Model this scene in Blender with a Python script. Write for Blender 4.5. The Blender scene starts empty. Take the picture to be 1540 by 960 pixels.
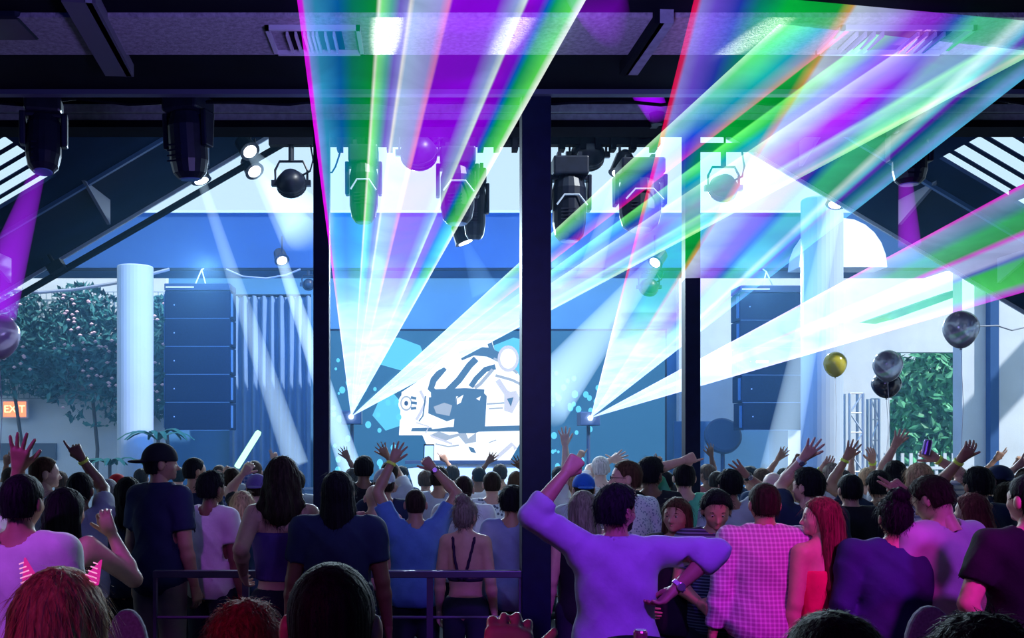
import bpy, math, random
import numpy as np
from mathutils import Vector, Matrix
from math import sin, cos, pi, radians as R

SC = bpy.context.scene
COL = SC.collection
# ------------------------------------------------------------------ camera
F, PX0, PY0, CZ = 1500.0, 640.0, 665.0, 1.95
cam = bpy.data.cameras.new('camera'); camo = bpy.data.objects.new('camera', cam); COL.objects.link(camo)
camo.location = (0, 0, CZ); camo.rotation_euler = (R(90), 0, 0)
cam.sensor_width = 36; cam.lens = F/1540*36
cam.shift_x = (770-PX0)/1540; cam.shift_y = (PY0-480)/1540
cam.clip_start = .05; cam.clip_end = 300
SC.camera = camo
# ------------------------------------------------------------------ view and sampling limits
vs = SC.view_settings
vs.view_transform = 'Standard'; vs.look = 'None'; vs.gamma = 1; vs.exposure = 0.15
SC.cycles.transparent_max_bounces = 40
SC.cycles.max_bounces = 6; SC.cycles.diffuse_bounces = 3; SC.cycles.glossy_bounces = 2
SC.cycles.volume_bounces = 0; SC.cycles.sample_clamp_indirect = 4
SC.cycles.caustics_reflective = False; SC.cycles.caustics_refractive = False
# ------------------------------------------------------------------ sky
w = bpy.data.worlds.new('sky'); SC.world = w; w.use_nodes = True
bg = w.node_tree.nodes['Background']
bg.inputs[0].default_value = (0.55, 0.78, 1.0, 1); bg.inputs[1].default_value = 1.0
# ------------------------------------------------------------------ sun and big lights
def light(kind, name, loc, target, color, power, size=.5, size_y=None, angle=None, blend=.6):
    l = bpy.data.lights.new(name, kind); o = bpy.data.objects.new(name, l); COL.objects.link(o)
    o.location = loc; l.color = color; l.energy = power
    d = Vector(target)-Vector(loc); o.rotation_euler = d.to_track_quat('-Z', 'Y').to_euler()
    if kind == 'AREA':
        l.size = size
        if size_y: l.shape = 'RECTANGLE'; l.size_y = size_y
    elif kind == 'SPOT': l.spot_size = angle; l.spot_blend = blend; l.shadow_soft_size = size
    elif kind == 'SUN': l.angle = R(1)
    return o
light('SUN', 'sun', (22, 3, 20), (22-7, 3+5.5, 20-7.5), (.88, .95, 1), 5.0)
light('AREA', 'stage_wash', (.5, 14.2, 4.6), (.5, 22, 3.0), (.02, .26, 1), 520, 9, .8)
light('AREA', 'stage_wash_blue_high', (.2, 13.4, 6.2), (.2, 18, 5.4), (.01, .16, 1), 70, 9, .4)
for k_, x_ in enumerate((-3.6, -.8, 2.2, 5.4)): light('SPOT', 'stage_back_light', (x_, 16.6, 4.9), (x_*.8, 7.5, 1.2), (.6, .82, 1), 1500, .12, angle=R(58))
light('AREA', 'room_blue_fill', (-1, -1.5, 3.9), (0, 7, 1.2), (.01, .07, 1), 26, 6, 1)
light('SPOT', 'purple_wash_left', (-2.9, 1.8, 3.9), (-1.85, 4.4, 1.25), (.62, .10, 1), 330, .15, angle=R(26), blend=.8)
light('SPOT', 'purple_wash_tee', (-1.6, 3.0, 3.9), (-1.42, 7.0, 1.2), (.62, .10, 1), 130, .15, angle=R(11), blend=.8)
light('SPOT', 'purple_wash_centre', (1.6, 1.4, 3.9), (.95, 4.8, 1.1), (.34, .04, 1), 560, .15, angle=R(27), blend=.8)
light('SPOT', 'magenta_wash_right', (3.0, 1.9, 3.6), (1.98, 5.4, 1.05), (1, .02, .72), 500, .12, angle=R(22), blend=.8)
light('SPOT', 'purple_wash_right', (3.8, 1.6, 3.9), (3.0, 5.0, 1.1), (.52, .05, 1), 460, .15, angle=R(26), blend=.8)
light('SPOT', 'magenta_kick_right', (3.6, 2.6, 2.6), (2.85, 4.6, .95), (1, .02, .6), 100, .1, angle=R(20), blend=.8)
light('SPOT', 'red_wash_front', (-1.6, .1, 2.6), (-.4, 1.9, 1.4), (1, .03, .22), 34, .1, angle=R(70))
light('SPOT', 'ceiling_violet_glow', (.4, 3.4, 2.7), (.6, 5.4, 4.13), (.36, .28, 1), 150, .3, angle=R(158))
# ------------------------------------------------------------------ helpers
def P(px, py, d): return Vector(((px-PX0)*d/F, d, CZ+(PY0-py)*d/F))
_m = {}
def mat(name, col, rough=.6, metal=0, var=.0, vscale=12, bump=0, bscale=60, emit=None, estr=0, spec=.4, trans=0, sheen=0, alpha=None):
    if name in _m: return _m[name]
    m = bpy.data.materials.new(name); m.use_nodes = True; nt = m.node_tree; b = nt.nodes['Principled BSDF']
    col = tuple(col)[:3]
    b.inputs['Base Color'].default_value = (*col, 1); b.inputs['Roughness'].default_value = rough
    b.inputs['Metallic'].default_value = metal; b.inputs['Specular IOR Level'].default_value = spec
    if sheen: b.inputs['Sheen Weight'].default_value = sheen
    if trans: b.inputs['Transmission Weight'].default_value = trans
    tc = nt.nodes.new('ShaderNodeTexCoord')
    if var:
        n = nt.nodes.new('ShaderNodeTexNoise'); n.inputs['Scale'].default_value = vscale; n.inputs['Detail'].default_value = 4
        nt.links.new(tc.outputs['Object'], n.inputs['Vector'])
        r = nt.nodes.new('ShaderNodeMapRange'); r.inputs['From Min'].default_value = .3; r.inputs['From Max'].default_value = .7
        r.inputs['To Min'].default_value = 1-var; r.inputs['To Max'].default_value = 1+var
        nt.links.new(n.outputs['Fac'], r.inputs['Value'])
        mx = nt.nodes.new('ShaderNodeVectorMath'); mx.operation = 'SCALE'; mx.inputs[0].default_value = col
        nt.links.new(r.outputs['Result'], mx.inputs['Scale']); nt.links.new(mx.outputs['Vector'], b.inputs['Base Color'])
    if bump:
        n = nt.nodes.new('ShaderNodeTexNoise'); n.inputs['Scale'].default_value = bscale; n.inputs['Detail'].default_value = 5
        nt.links.new(tc.outputs['Object'], n.inputs['Vector'])
        bp = nt.nodes.new('ShaderNodeBump'); bp.inputs['Strength'].default_value = bump; bp.inputs['Distance'].default_value = .01
        nt.links.new(n.outputs['Fac'], bp.inputs['Height']); nt.links.new(bp.outputs['Normal'], b.inputs['Normal'])
    if emit: b.inputs['Emission Color'].default_value = (*emit, 1); b.inputs['Emission Strength'].default_value = estr
    _m[name] = m; return m
def emat(name, col, s):
    if name in _m: return _m[name]
    m = bpy.data.materials.new(name); m.use_nodes = True; nt = m.node_tree; nt.nodes.clear()
    o = nt.nodes.new('ShaderNodeOutputMaterial'); e = nt.nodes.new('ShaderNodeEmission')
    e.inputs[0].default_value = (*col, 1); e.inputs[1].default_value = s; nt.links.new(e.outputs[0], o.inputs[0])
    _m[name] = m; return m

def thing(name, label, cat, loc=(0, 0, 0), rot=(0, 0, 0), group=None, kind=None):
    o = bpy.data.objects.new(name, None); COL.objects.link(o); o.location = loc; o.rotation_euler = rot
    o.empty_display_size = .1
    o['label'] = label; o['category'] = cat
    if group: o['group'] = group
    if kind: o['kind'] = kind
    return o
def tag(o, label, cat, group=None, kind=None):
    o['label'] = label; o['category'] = cat
    if group: o['group'] = group
    if kind: o['kind'] = kind
    return o
def struct(o): o['kind'] = 'structure'; return o

class MB:
    """collects simple shapes into one mesh"""
    def __init__(s): s.v = []; s.f = []
    def add(s, vs, fs):
        n = len(s.v); s.v += [tuple(v) for v in vs]; s.f += [tuple(i+n for i in f) for f in fs]; return s
    def box(s, a, b, rot=None, c=None):
        x0, y0, z0 = a; x1, y1, z1 = b
        vs = [Vector(p) for p in ((x0, y0, z0), (x1, y0, z0), (x1, y1, z0), (x0, y1, z0), (x0, y0, z1), (x1, y0, z1), (x1, y1, z1), (x0, y1, z1))]
        if rot is not None:
            c = Vector(c) if c else Vector(((x0+x1)/2, (y0+y1)/2, (z0+z1)/2)); vs = [rot @ (v-c)+c for v in vs]
        return s.add(vs, [(0, 3, 2, 1), (4, 5, 6, 7), (0, 1, 5, 4), (1, 2, 6, 5), (2, 3, 7, 6), (3, 0, 4, 7)])
    def prism(s, pts, dirv):   # polygon of 3-D points extruded by dirv
        n = len(pts); d = Vector(dirv); vs = [Vector(p) for p in pts]+[Vector(p)+d for p in pts]
        return s.add(vs, [tuple(range(n)), tuple(reversed(range(n, 2*n)))]+[(i, i+n, (i+1) % n+n, (i+1) % n) for i in range(n)])
    def tube(s, pts, r, n=8, cap=True):
        pts = [Vector(p) for p in pts]; rs = r if isinstance(r, (list, tuple)) else [r]*len(pts); vs = []
        for i, p in enumerate(pts):
            t = (pts[min(i+1, len(pts)-1)]-pts[max(i-1, 0)]).normalized()
            u = t.cross(Vector((0, 0, 1)))
            if u.length < .05: u = t.cross(Vector((0, 1, 0)))
            u.normalize(); w_ = t.cross(u)
            vs += [p+(u*cos(2*pi*k/n)+w_*sin(2*pi*k/n))*rs[i] for k in range(n)]
        fs = [(i*n+k, i*n+(k+1) % n, (i+1)*n+(k+1) % n, (i+1)*n+k) for i in range(len(pts)-1) for k in range(n)]
        if cap: fs += [tuple(reversed(range(n))), tuple(range((len(pts)-1)*n, len(pts)*n))]
        return s.add(vs, fs)
    def lathe(s, prof, c=(0, 0, 0), n=20, M=None):  # prof: (r, z)
        vs = []; M = M or Matrix.Identity(3)
        for r, z in prof: vs += [Vector(c)+M @ Vector((r*cos(2*pi*k/n), r*sin(2*pi*k/n), z)) for k in range(n)]
        fs = [(i*n+k, i*n+(k+1) % n, (i+1)*n+(k+1) % n, (i+1)*n+k) for i in range(len(prof)-1) for k in range(n)]
        fs += [tuple(reversed(range(n))), tuple(range((len(prof)-1)*n, len(prof)*n))]
        return s.add(vs, fs)
    def build(s, name, m, parent=None, smooth=False, bevel=0):
        me = bpy.data.meshes.new(name); me.from_pydata(s.v, [], s.f); me.update()
        me.materials.append(m); o = bpy.data.objects.new(name, me); COL.objects.link(o)
        if parent: o.parent = parent
        if smooth: me.polygons.foreach_set('use_smooth', [True]*len(me.polygons))
        if bevel:
            b = o.modifiers.new('bevel', 'BEVEL'); b.width = bevel; b.segments = 2; b.limit_method = 'ANGLE'
        return o
def at_parent(o, parent):   # parent that keeps world coordinates of the mesh
    o.parent = parent; o.matrix_parent_inverse = Matrix.Translation(-parent.location) if parent.rotation_euler.to_matrix() == Matrix.Identity(3) else (Matrix.Translation(parent.location) @ parent.rotation_euler.to_matrix().to_4x4()).inverted()
    return o

# ------------------------------------------------------------------ setting: the room the camera stands in
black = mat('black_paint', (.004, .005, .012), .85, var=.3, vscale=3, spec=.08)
black_gloss = mat('black_steel', (.003, .007, .035), .5, var=.2, spec=.2)
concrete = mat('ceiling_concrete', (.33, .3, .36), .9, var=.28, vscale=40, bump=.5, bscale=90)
floor_m = mat('dark_floor', (.02, .02, .03), .5, var=.3, vscale=4)
white_wall = mat('white_render', (.62, .68, .74), .85, var=.07, vscale=2, bump=.15, bscale=40)
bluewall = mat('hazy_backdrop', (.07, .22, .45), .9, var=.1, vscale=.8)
struct(MB().box((-16, -3, -.1), (16, 30, 0)).build('floor', floor_m))
struct(MB().box((-7.5, -3.1, 0), (7.5, -3, 4.2)).build('wall_back', black))
struct(MB().box((-7.6, -3, 0), (-7.5, 6.2, 4.3)).build('wall_left', black))
struct(MB().box((7.5, -3, 0), (7.6, 6.2, 4.3)).build('wall_right', black))
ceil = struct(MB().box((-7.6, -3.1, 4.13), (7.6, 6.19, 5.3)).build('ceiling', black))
struct(MB().box((-7.6, 6.19, 5.12), (7.6, 9.2, 5.3)).build('trim_1', black))
o = struct(MB().box((-7.5, 5.06, 4.105), (7.5, 5.55, 4.135)).build('trim_2', concrete))
# front lip of the slab
struct(MB().box((-7.5, 6.16, 4.10), (7.5, 6.22, 4.14)).build('trim_3', mat('lip_steel', (.08, .09, .16), .5)))
# far lintel: two concrete bands with a black strip
lint = mat('lintel_grey', (.30, .32, .40), .85, var=.2, vscale=20)
struct(MB().box((-7.5, 9.0, 4.93), (7.5, 9.3, 5.0)).box((-7.5, 9.03, 4.86), (7.5, 9.3, 4.922)).build('trim_4', lint))
struct(MB().box((-7.5, 9.02, 4.80), (7.5, 9.32, 4.862)).build('trim_5', black))
struct(MB().box((-7.5, 9.02, 5.0), (7.5, 9.3, 5.3)).build('trim_6', black))
# low walls that close the sides of the upper bay
for s, nm in ((-1, 'trim_7'), (1, 'trim_8')):
    struct(MB().box((s*7.55-.05, 6.2, 4.1), (s*7.55+.05, 9.2, 5.3)).build(nm, black))

# ceiling tracks, vents
def track(ax, ay, bx, by, w_):
    # both ends on the slab underside z=4.13
    def cp(px, py): d = 2.16*F/(PY0-py); return P(px, py, d)
    a, b = cp(ax, ay), cp(bx, by); a.z = b.z = 4.06; dirv = (b-a).normalized(); n = dirv.cross(Vector((0, 0, 1)))*w_/2
    pts = [a-n, a+n, b+n, b-n]; return MB().prism(pts, (0, 0, .075))
t = thing('ceiling_track', 'dark ribbed ceiling track crossing the concrete band above the left hanging lights', 'track', (0, 0, 0))
track(118, -12, 180, 102, .16).build('housing', mat('track_dark', (.1, .09, .14), .6), t)
track(133, -12, 194, 102, .03).build('rib', lint, t)
t = thing('ceiling_track', 'pale ceiling bar crossing the concrete band right of the centre pillar', 'track', (0, 0, 0))
track(1003, 20, 950, 100, .07).build('housing', lint, t)
track(992, 20, 938, 100, .05).build('shadow_strip', black, t)  # black strip standing in for the shadow cast by the bar
def vent(x0, x1, lab):
    t = thing('ceiling_vent', lab, 'vent', (0, 0, 0))
    d0, d1 = 5.15, 5.5; z = 4.10
    fr = MB()
    for a, b in (((x0, d0), (x1, d0+.02)), ((x0, d1-.02), (x1, d1)), ((x0, d0), (x0+.02, d1)), ((x1-.02, d0), (x1, d1))):
        fr.box((a[0], a[1], z-.02), (b[0], b[1], z+.01))
    fr.build('frame', mat('vent_white', (.5, .5, .58), .6), t)
    MB().box((x0+.1, d0+.05, z-.005), (x1-.1, d1-.05, z+.01)).build('backing', black, t)
    n = 7
    for k in range(n):
        for xx in (x0+.1, x1-.28):
            if k < 4:
                MB().box((xx+k*.045, d0+.06, z-.03), (xx+k*.045+.012, d1-.06, z)).build('slat', _m['vent_white'], t)
vent(-.83, -.34, 'square ceiling vent with slats in the concrete band left of the violet light sheet')
vent(2.15, 2.85, 'long ceiling vent in the concrete band at far right among the light sheets')

# posts
def post(x0, x1, d, ztop, lab, dep=.15):
    t = thing('steel_pillar', lab, 'pillar', ((x0+x1)/2, d+dep/2, 0))
    xa = (x1-x0)/2
    MB().box((-xa, -dep/2, 0), (xa, dep/2, ztop)).build('shaft', black_gloss, t, bevel=.006)
    MB().box((-xa-.05, -dep/2-.05, 0), (xa+.05, dep/2+.05, .02)).build('base_plate', black_gloss, t)
    return t
post(P(785, 0, 6.2).x, P(829, 0, 6.2).x, 6.2, 4.13, 'wide dark blue steel pillar at the centre, beside the raised purple sleeve', .17)
post(P(470, 0, 9).x, P(494, 0, 9).x, 9.05, 4.8, 'slim dark steel pillar beside the strapless woman, left of centre', .14)
post(P(1033, 0, 9).x, P(1056, 0, 9).x, 9.05, 4.8, 'slim dark steel pillar right of centre behind the raised pointing finger', .14)

# rail
t = thing('guard_rail', 'low dark metal guard rail crossing between the dancers and the centre pillar', 'rail', (P(500, 0, 6.2).x, 6.25, 0))
rx0, rx1 = P(228, 0, 6.2).x-t.location.x, P(786, 0, 6.2).x-t.location.x
railm = mat('rail_metal', (.10, .08, .16), .35, metal=.4)
MB().box((rx0, -.03, 1.10), (rx1, .03, 1.145)).build('handrail', railm, t, bevel=.006)
for k in range(5):
    x = rx0+(rx1-rx0)*k/4; MB().box((x-.02 if k else x, -.02, 0), (x+.02, .02, 1.10)).build('baluster', railm, t)
for zz in (.25, .55, .85): MB().tube([(rx0, 0, zz), (rx1, 0, zz)], .01, 6).build('crossbar', railm, t)

# ------------------------------------------------------------------ gable canopy with louvres
DR = 13.0
ridx = .936
def zroof(x): return 7.72-.59*abs(x-ridx)
canm = mat('canopy_fabric', (.004, .012, .045), .9, spec=.05, var=.2, vscale=2)
trimw = mat('canopy_edge_white', (.6, .7, .85), .7)
for s in (-1, 1):
    side = 'left' if s < 0 else 'right'
    t = thing('canopy_roof', f'dark sloping canopy roof slope on the {side} side with glowing louvre gaps', 'roof', (0, 0, 0))
    xe = ridx+s*9
    def slab(y0, y1, xa, xb, th=.05):
        m = MB(); pts = [(xa, y0, zroof(xa)), (xb, y0, zroof(xb)), (xb, y1, zroof(xb)), (xa, y1, zroof(xa))]
        return m.prism(pts, (0, 0, th))
    slab(10.75, DR, ridx, xe).build('panel', canm, t)
    # louvres: strips with gaps
    xi = ridx+s*(4.9 if s < 0 else 4.6)
    slab(9.32, 10.75, ridx, xi).build('panel', canm, t)
    y = 9.32
    for k in range(5):
        slab(y, y+.075, xi, xe, .012).build('slat', canm, t); y += .286
    if s > 0:
        for xx in (xi+.75, xi+1.6): slab(9.3, 10.75, xx, xx+.05, .1).build('mullion', canm, t)
    # purlins below the panel and the white edge
    for xx in (1.2, 2.4, 3.6, 4.8, 6.0):
        x = ridx+s*xx
        MB().prism([(x, 11.2, zroof(x)), (x, 12.1, zroof(x)), (x, 12.1, zroof(x)-.30)], (.04, 0, 0)).build('gusset', mat('gusset_grey', (.15, .17, .25), .7), t)
    MB().prism([(ridx, DR, zroof(ridx)), (xe, DR, zroof(xe)), (xe, DR, zroof(xe)-.05), (ridx, DR, zroof(ridx)-.05)], (0, .03, 0)).build('edge_board', trimw, t)
    MB().prism([(ridx, 11.3, zroof(ridx)), (xe, 11.3, zroof(xe)), (xe, 11.3, zroof(xe)-.05), (ridx, 11.3, zroof(ridx)-.05)], (0, .05, 0)).build('rafter', mat('rafter_grey', (.05, .12, .3), .6), t)
pole = MB().tube([P(-40, 485, 12.8), P(468, 192, 12.8)], .042, 10).build('canopy_pole', black)
tag(pole, 'thin black diagonal pole following the left canopy edge', 'pole')
t = thing('pole_clamp', 'small dark clamp gripping the diagonal canopy pole at left', 'clamp', P(85, 402, 12.7))
MB().box((-.1, -.08, -.06), (.1, .08, .06), Matrix.Rotation(R(-30), 3, 'Y')).build('body', black, t)
MB().tube([(0, 0, 0), (-.14, 0, .22), (-.2, 0, .1)], .025, 6).build('lever', black, t)

# ------------------------------------------------------------------ courtyard: walls, columns, fascia
fasc = mat('fascia_blue_grey', (.018, .075, .23), .85, var=.12, vscale=.7)
struct(MB().box((-14, 18, 5.07), (9.5, 19, 6.09)).build('trim_9', fasc))
struct(MB().box((-14, 17.96, 5.04), (9.5, 18.02, 5.09)).build('trim_10', black))
struct(MB().box((-14, 17.95, 6.08), (7.0, 18.3, 6.12)).build('trim_11', trimw))
struct(MB().box((P(250, 0, 22).x, 22, 0), (P(1215, 0, 22).x, 22.2, 5.95)).build('wall_stage', bluewall))
struct(MB().box((-20, 21.4, 0), (P(250, 0, 21.4).x, 21.6, 5.9)).build('wall_garden', white_wall))
struct(MB().box((P(1140, 0, 16).x, 21, 0), (P(1338, 0, 21).x, 21.2, 5.9)).build('wall_courtyard', white_wall))
# right: big white wall with a door-high opening onto the tree
rw = MB(); rw.box((P(1447, 0, 17).x, 17, 0), (P(1620, 0, 17).x, 17.3, 5.6))
struct(rw.build('wall_white_side', white_wall))
struct(MB().box((P(1338, 0, 21).x, 21.0, P(0, 530, 21).z), (P(1480, 0, 21).x, 21.2, 5.9)).build('wall_over_opening', white_wall))
struct(MB().box((P(1487, 0, 16.9).x, 16.85, 0), (P(1500, 0, 16.9).x, 16.99, 5.6)).build('trim_12', fasc))
struct(MB().prism([P(1320, 478, 19), P(1450, 432, 19), P(1450, 442, 19), P(1345, 480, 19)], (0, .8, 0)).build('trim_13', fasc))

tag(MB().box((12.5, 11.0, 5.95), (13.2, 17.0, 6.15)).build('added_shadow_beam', white_wall), 'unseen beam added beyond the right edge to cast a diagonal wall shadow', 'beam')  # out-of-view beam added to throw a diagonal shadow on the white wall
def column(px0_, px1, d, ytop, lab):
    c = P((px0_+px1)/2, PY0, d); r = (px1-px0_)/2*d/F; zt = P(0, ytop, d).z
    t = thing('round_column', lab, 'column', (c.x, c.y, 0))
    MB().lathe([(r, 0), (r, zt-.02), (r*.97, zt)], n=32).build('shaft', mat('column_paint', (.38, .46, .58), .7, var=.05, vscale=1.5), t, smooth=False)
    MB().lathe([(r*1.12, 0), (r*1.12, .15), (r*1.02, .2)], n=32).build('plinth', _m['column_paint'], t)
    for p in t.children[0].data.polygons: p.use_smooth = abs(p.normal.z) < .5
    return t
column(177, 230, 17, 401, 'round white column left of the hanging loudspeaker stack')
column(1206, 1266, 15, 300, 'thick grey-blue round column behind the gold balloon')
# white dome awning near the right column
m = MB(); c = P(1268, 402, 17.4); pts = []
for k in range(13):
    a = pi*k/12; pts.append(c+Vector((cos(a)*.77, 0, sin(a)*.86)))
m.prism(pts, (0, .54, 0)); tag(m.build('arched_awning', mat('awning_white', (.9, .93, .95), .8)), 'bright white half-round awning behind the right column top', 'awning')

# exit sign
t = thing('exit_sign', 'glowing orange exit sign on the garden wall at far left', 'sign', P(25, 616, 21.2))
MB().box((-.3, -.05, -.2), (.26, .05, .2)).build('box', mat('sign_box', (.7, .6, .6), .6), t, bevel=.02)
MB().box((-.26, -.06, -.16), (.22, -.045, .16)).build('lit_face', emat('exit_glow', (1, .25, .12), 1.6), t)
cu = bpy.data.curves.new('lettering', 'FONT'); cu.body = 'EXIT'; cu.size = .22; cu.align_x = 'CENTER'; cu.align_y = 'CENTER'
cu.extrude = .004; o = bpy.data.objects.new('lettering', cu); COL.objects.link(o); cu.materials.append(emat('exit_letter', (1, .8, .35), 2.2))
me = bpy.data.meshes.new_from_object(o); bpy.data.objects.remove(o); o = bpy.data.objects.new('lettering', me); COL.objects.link(o); o.parent = t; o.location = (-.02, -.066, 0); o.rotation_euler = (R(90), 0, 0)

# windows on the garden wall
for x0, x1 in ((50, 85), (-40, 20)):
    a, b = P(x0, 667, 21.38), P(x1, 692, 21.38)
    struct(MB().box((a.x, 21.33, b.z), (b.x, 21.40, a.z)).build('window_1', mat('dark_pane', (.05, .09, .16), .2)))

# trellis and climbing plants
rnd = random.Random(5)
tx0, tx1 = P(-40, 0, 21.3).x, P(246, 0, 21.3).x; tz0, tz1 = P(0, 600, 21.3).z, P(0, 440, 21.3).z
t = thing('trellis', 'square garden trellis on the wall behind the climbing plants at left', 'trellis', (0, 0, 0))
m = MB()
nx, nz = 34, 14
for k in range(nx+1): x = tx0+(tx1-tx0)*k/nx; m.box((x, 21.28, tz0), (x+.015, 21.30, tz1))
for k in range(nz+1): z = tz0+(tz1-tz0)*k/nz; m.box((tx0, 21.27, z), (tx1, 21.285, z+.015))
m.build('lattice', mat('trellis_wood', (.25, .34, .4), .8), t)['kind'] = 'stuff'
def leaf_cloud(blobs, n, size, yflat=.25, seed=1, flat=False):
    r_ = random.Random(seed); m = MB()
    for _ in range(n):
        c, rad = r_.choice(blobs); d = Vector((r_.gauss(0, .5), r_.gauss(0, .5)*yflat, r_.gauss(0, .5)))
        if d.length > 1: d.normalize()
        p = Vector(c)+d*rad; u = Vector((r_.gauss(0, 1), r_.gauss(0, 1), r_.gauss(0, 1))).normalized()
        v_ = u.cross(Vector((r_.gauss(0, 1), r_.gauss(0, 1), r_.gauss(0, 1)))).normalized(); s_ = size*r_.uniform(.6, 1.3); nn = u.cross(v_)*s_*.15
        m.add([p-u*s_, p-u*s_*.2+v_*s_*.42+nn, p+u*s_, p-u*s_*.2-v_*s_*.42+nn], [(0, 1, 2), (0, 2, 3)])
    return m
vine_g = mat('vine_leaf', (.03, .16, .16), .6, var=.5, vscale=2)
for lab, blobs, nm, fl in (
        ('climbing shrub with pale blossoms on the trellis beside the white column', [(P(130, 500, 20.75), .6), (P(150, 560, 20.75), .75), (P(175, 520, 20.75), .5), (P(120, 470, 20.75), .4), (P(190, 580, 20.75), .5)], 'climbing_shrub', 60),
        ('thin climbing vine on the trellis above the exit sign', [(P(15, 545, 20.75), .45), (P(30, 480, 20.75), .4), (P(70, 560, 20.75), .35), (P(45, 520, 20.75), .4)], 'climbing_vine', 12),
        ('narrow flowering vine between the white column and the loudspeaker stack', [(P(238, 480, 20.75), .3), (P(240, 530, 20.75), .4), (P(236, 590, 20.75), .35)], 'flowering_vine', 26)):
    t = thing(nm, lab, 'plant', (0, 0, 0))
    leaf_cloud([(q_, r2*1.5) for q_, r2 in blobs], 3200, .10, seed=len(lab)).build('foliage', vine_g, t)['kind'] = 'stuff'
    f = MB(); r_ = random.Random(3)
    for _ in range(fl):
        c, rad = r_.choice(blobs); p = Vector(c)+Vector((r_.gauss(0, .45)*rad, -.25, r_.gauss(0, .45)*rad))
        f.lathe([(.01, -.03), (.05, 0), (.01, .03)], p, 6)
    f.build('blossom', mat('blossom_pale', (.8, .55, .62), .7), t)['kind'] = 'stuff'
    MB().tube([(blobs[0][0][0], 21.2, 0), (blobs[0][0][0]+.1, 21.15, 1.8), tuple(blobs[0][0])], .04, 6).build('stem', mat('bark', (.1, .09, .09), .9), t)

# tree through the opening on the right
t = thing('leafy_tree', 'sunlit leafy green tree seen through the opening at right', 'tree', P(1395, PY0, 24)*1)
t.location.z = 0; L0 = t.location.copy()
bl = []
for (x, y, r_) in ((1400, 560, 1.0), (1370, 600, .8), (1420, 610, .9), (1390, 650, 1.0), (1440, 560, .8), (1360, 680, .8), (1430, 680, .9), (1350, 640, .5), (1400, 720, .9), (1405, 530, .4)):
    bl.append((P(x, y, 24)-L0, r_))
leaf_cloud(bl, 5200, .16, 1, 4).build('foliage', mat('tree_leaf', (.09, .36, .18), .5, var=.6, vscale=1.2), t)['kind'] = 'stuff'
MB().tube([(0, 0, 0), (.1, 0, 1), (0, 0, 2.4)], [.2, .15, .08], 8).build('trunk', mat('bark', (0, 0, 0)), t)
# potted palms by the left column
def palm(px, py, lab, n=9, h=.8):
    t = thing('potted_palm', lab, 'plant', (P(px, 0, 16.2).x, 16.2, 0)); zb = P(0, py, 16.2).z
    MB().lathe([(.16, 0), (.22, .4), (.2, .42)], n=14).build('pot', mat('pot_dark', (.06, .07, .09), .6), t)
    MB().tube([(0, 0, .4), (0, 0, zb)], .03, 6).build('trunk', mat('bark', (0, 0, 0)), t)
    r_ = random.Random(px)
    for k in range(n):
        a = 2*pi*k/n+r_.uniform(-.2, .2); L_ = h*r_.uniform(.7, 1.1); pts = []
        for q in range(6):
            u = q/5; pts.append(Vector((cos(a)*L_*u, sin(a)*L_*u*.6, L_*(.9*u-1.1*u*u*.8))))
        m = MB(); vsl = []
        for q, p_ in enumerate(pts):
            wd = .05*sin(pi*(q+.3)/5.6)+.004; side = Vector((-sin(a), cos(a), 0))
            vsl += [p_+side*wd+Vector((0, 0, zb-.02)), p_-side*wd+Vector((0, 0, zb-.02)), p_+Vector((0, 0, zb+.0))]
        fs = []
        for q in range(5): fs += [(q*3, q*3+2, q*3+5, q*3+3), (q*3+2, q*3+1, q*3+4, q*3+5)]
        m.add(vsl, fs).build('frond', mat('palm_leaf', (.04, .2, .13), .5), t)
palm(238, 662, 'dark potted palm under the left hanging loudspeaker stack')
palm(165, 700, 'small potted palm left of the white column', 8, .55)

# scaffolding towers on the right
def tower(px, wpx, d, y_top, lab):
    a = P(px, PY0, d); wd = wpx*d/F; zt = P(0, y_top, d).z
    t = thing('truss_tower', lab, 'truss', (a.x, a.y, 0)); alu = mat('aluminium', (.6, .66, .72), .35, metal=.6)
    for sx in (0, wd):
        for sy in (0, wd): MB().tube([(sx, sy, 0), (sx, sy, zt)], .028, 8).build('upright', alu, t)
    n = int(zt/.35)
    for k in range(n):
        z0_, z1_ = zt*k/n, zt*(k+1)/n; fl = k % 2
        MB().tube([(0 if fl else wd, 0, z0_), (wd if fl else 0, 0, z1_)], .014, 6).build('brace', alu, t)
        MB().tube([(0, 0, z1_), (wd, 0, z1_)], .014, 6).build('brace', alu, t)
tower(1278, 20, 18, 592, 'aluminium truss tower right behind the gold balloon')
tower(1310, 12, 19, 600, 'narrower aluminium truss tower beside the opening with the tree')
t = thing('picket_fence', 'low white fence in front of the tree', 'fence', (P(1330, 0, 20).x, 20, 0))
for k in range(12):
    MB().box((k*.17, 0, 0), (k*.17+.06, .03, P(0, 682, 20).z)).build('picket', white_wall, t)
MB().box((0, -.02, 1.4), (2.0, .0, 1.46)).build('fence_rail', white_wall, t)

# ------------------------------------------------------------------ stage
dark_blue = mat('stage_dark', (.03, .05, .1), .6)
t = thing('stage', 'raised dark stage below the video screen', 'stage', (0, 17.8, 0))
MB().box((-4.5, -1.6, 0), (6.5, 3.15, 1.0)).build('platform', dark_blue, t)
MB().box((-4.5, -1.63, .9), (6.5, -1.6, 1.0)).build('edge_trim', trimw, t)
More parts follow.
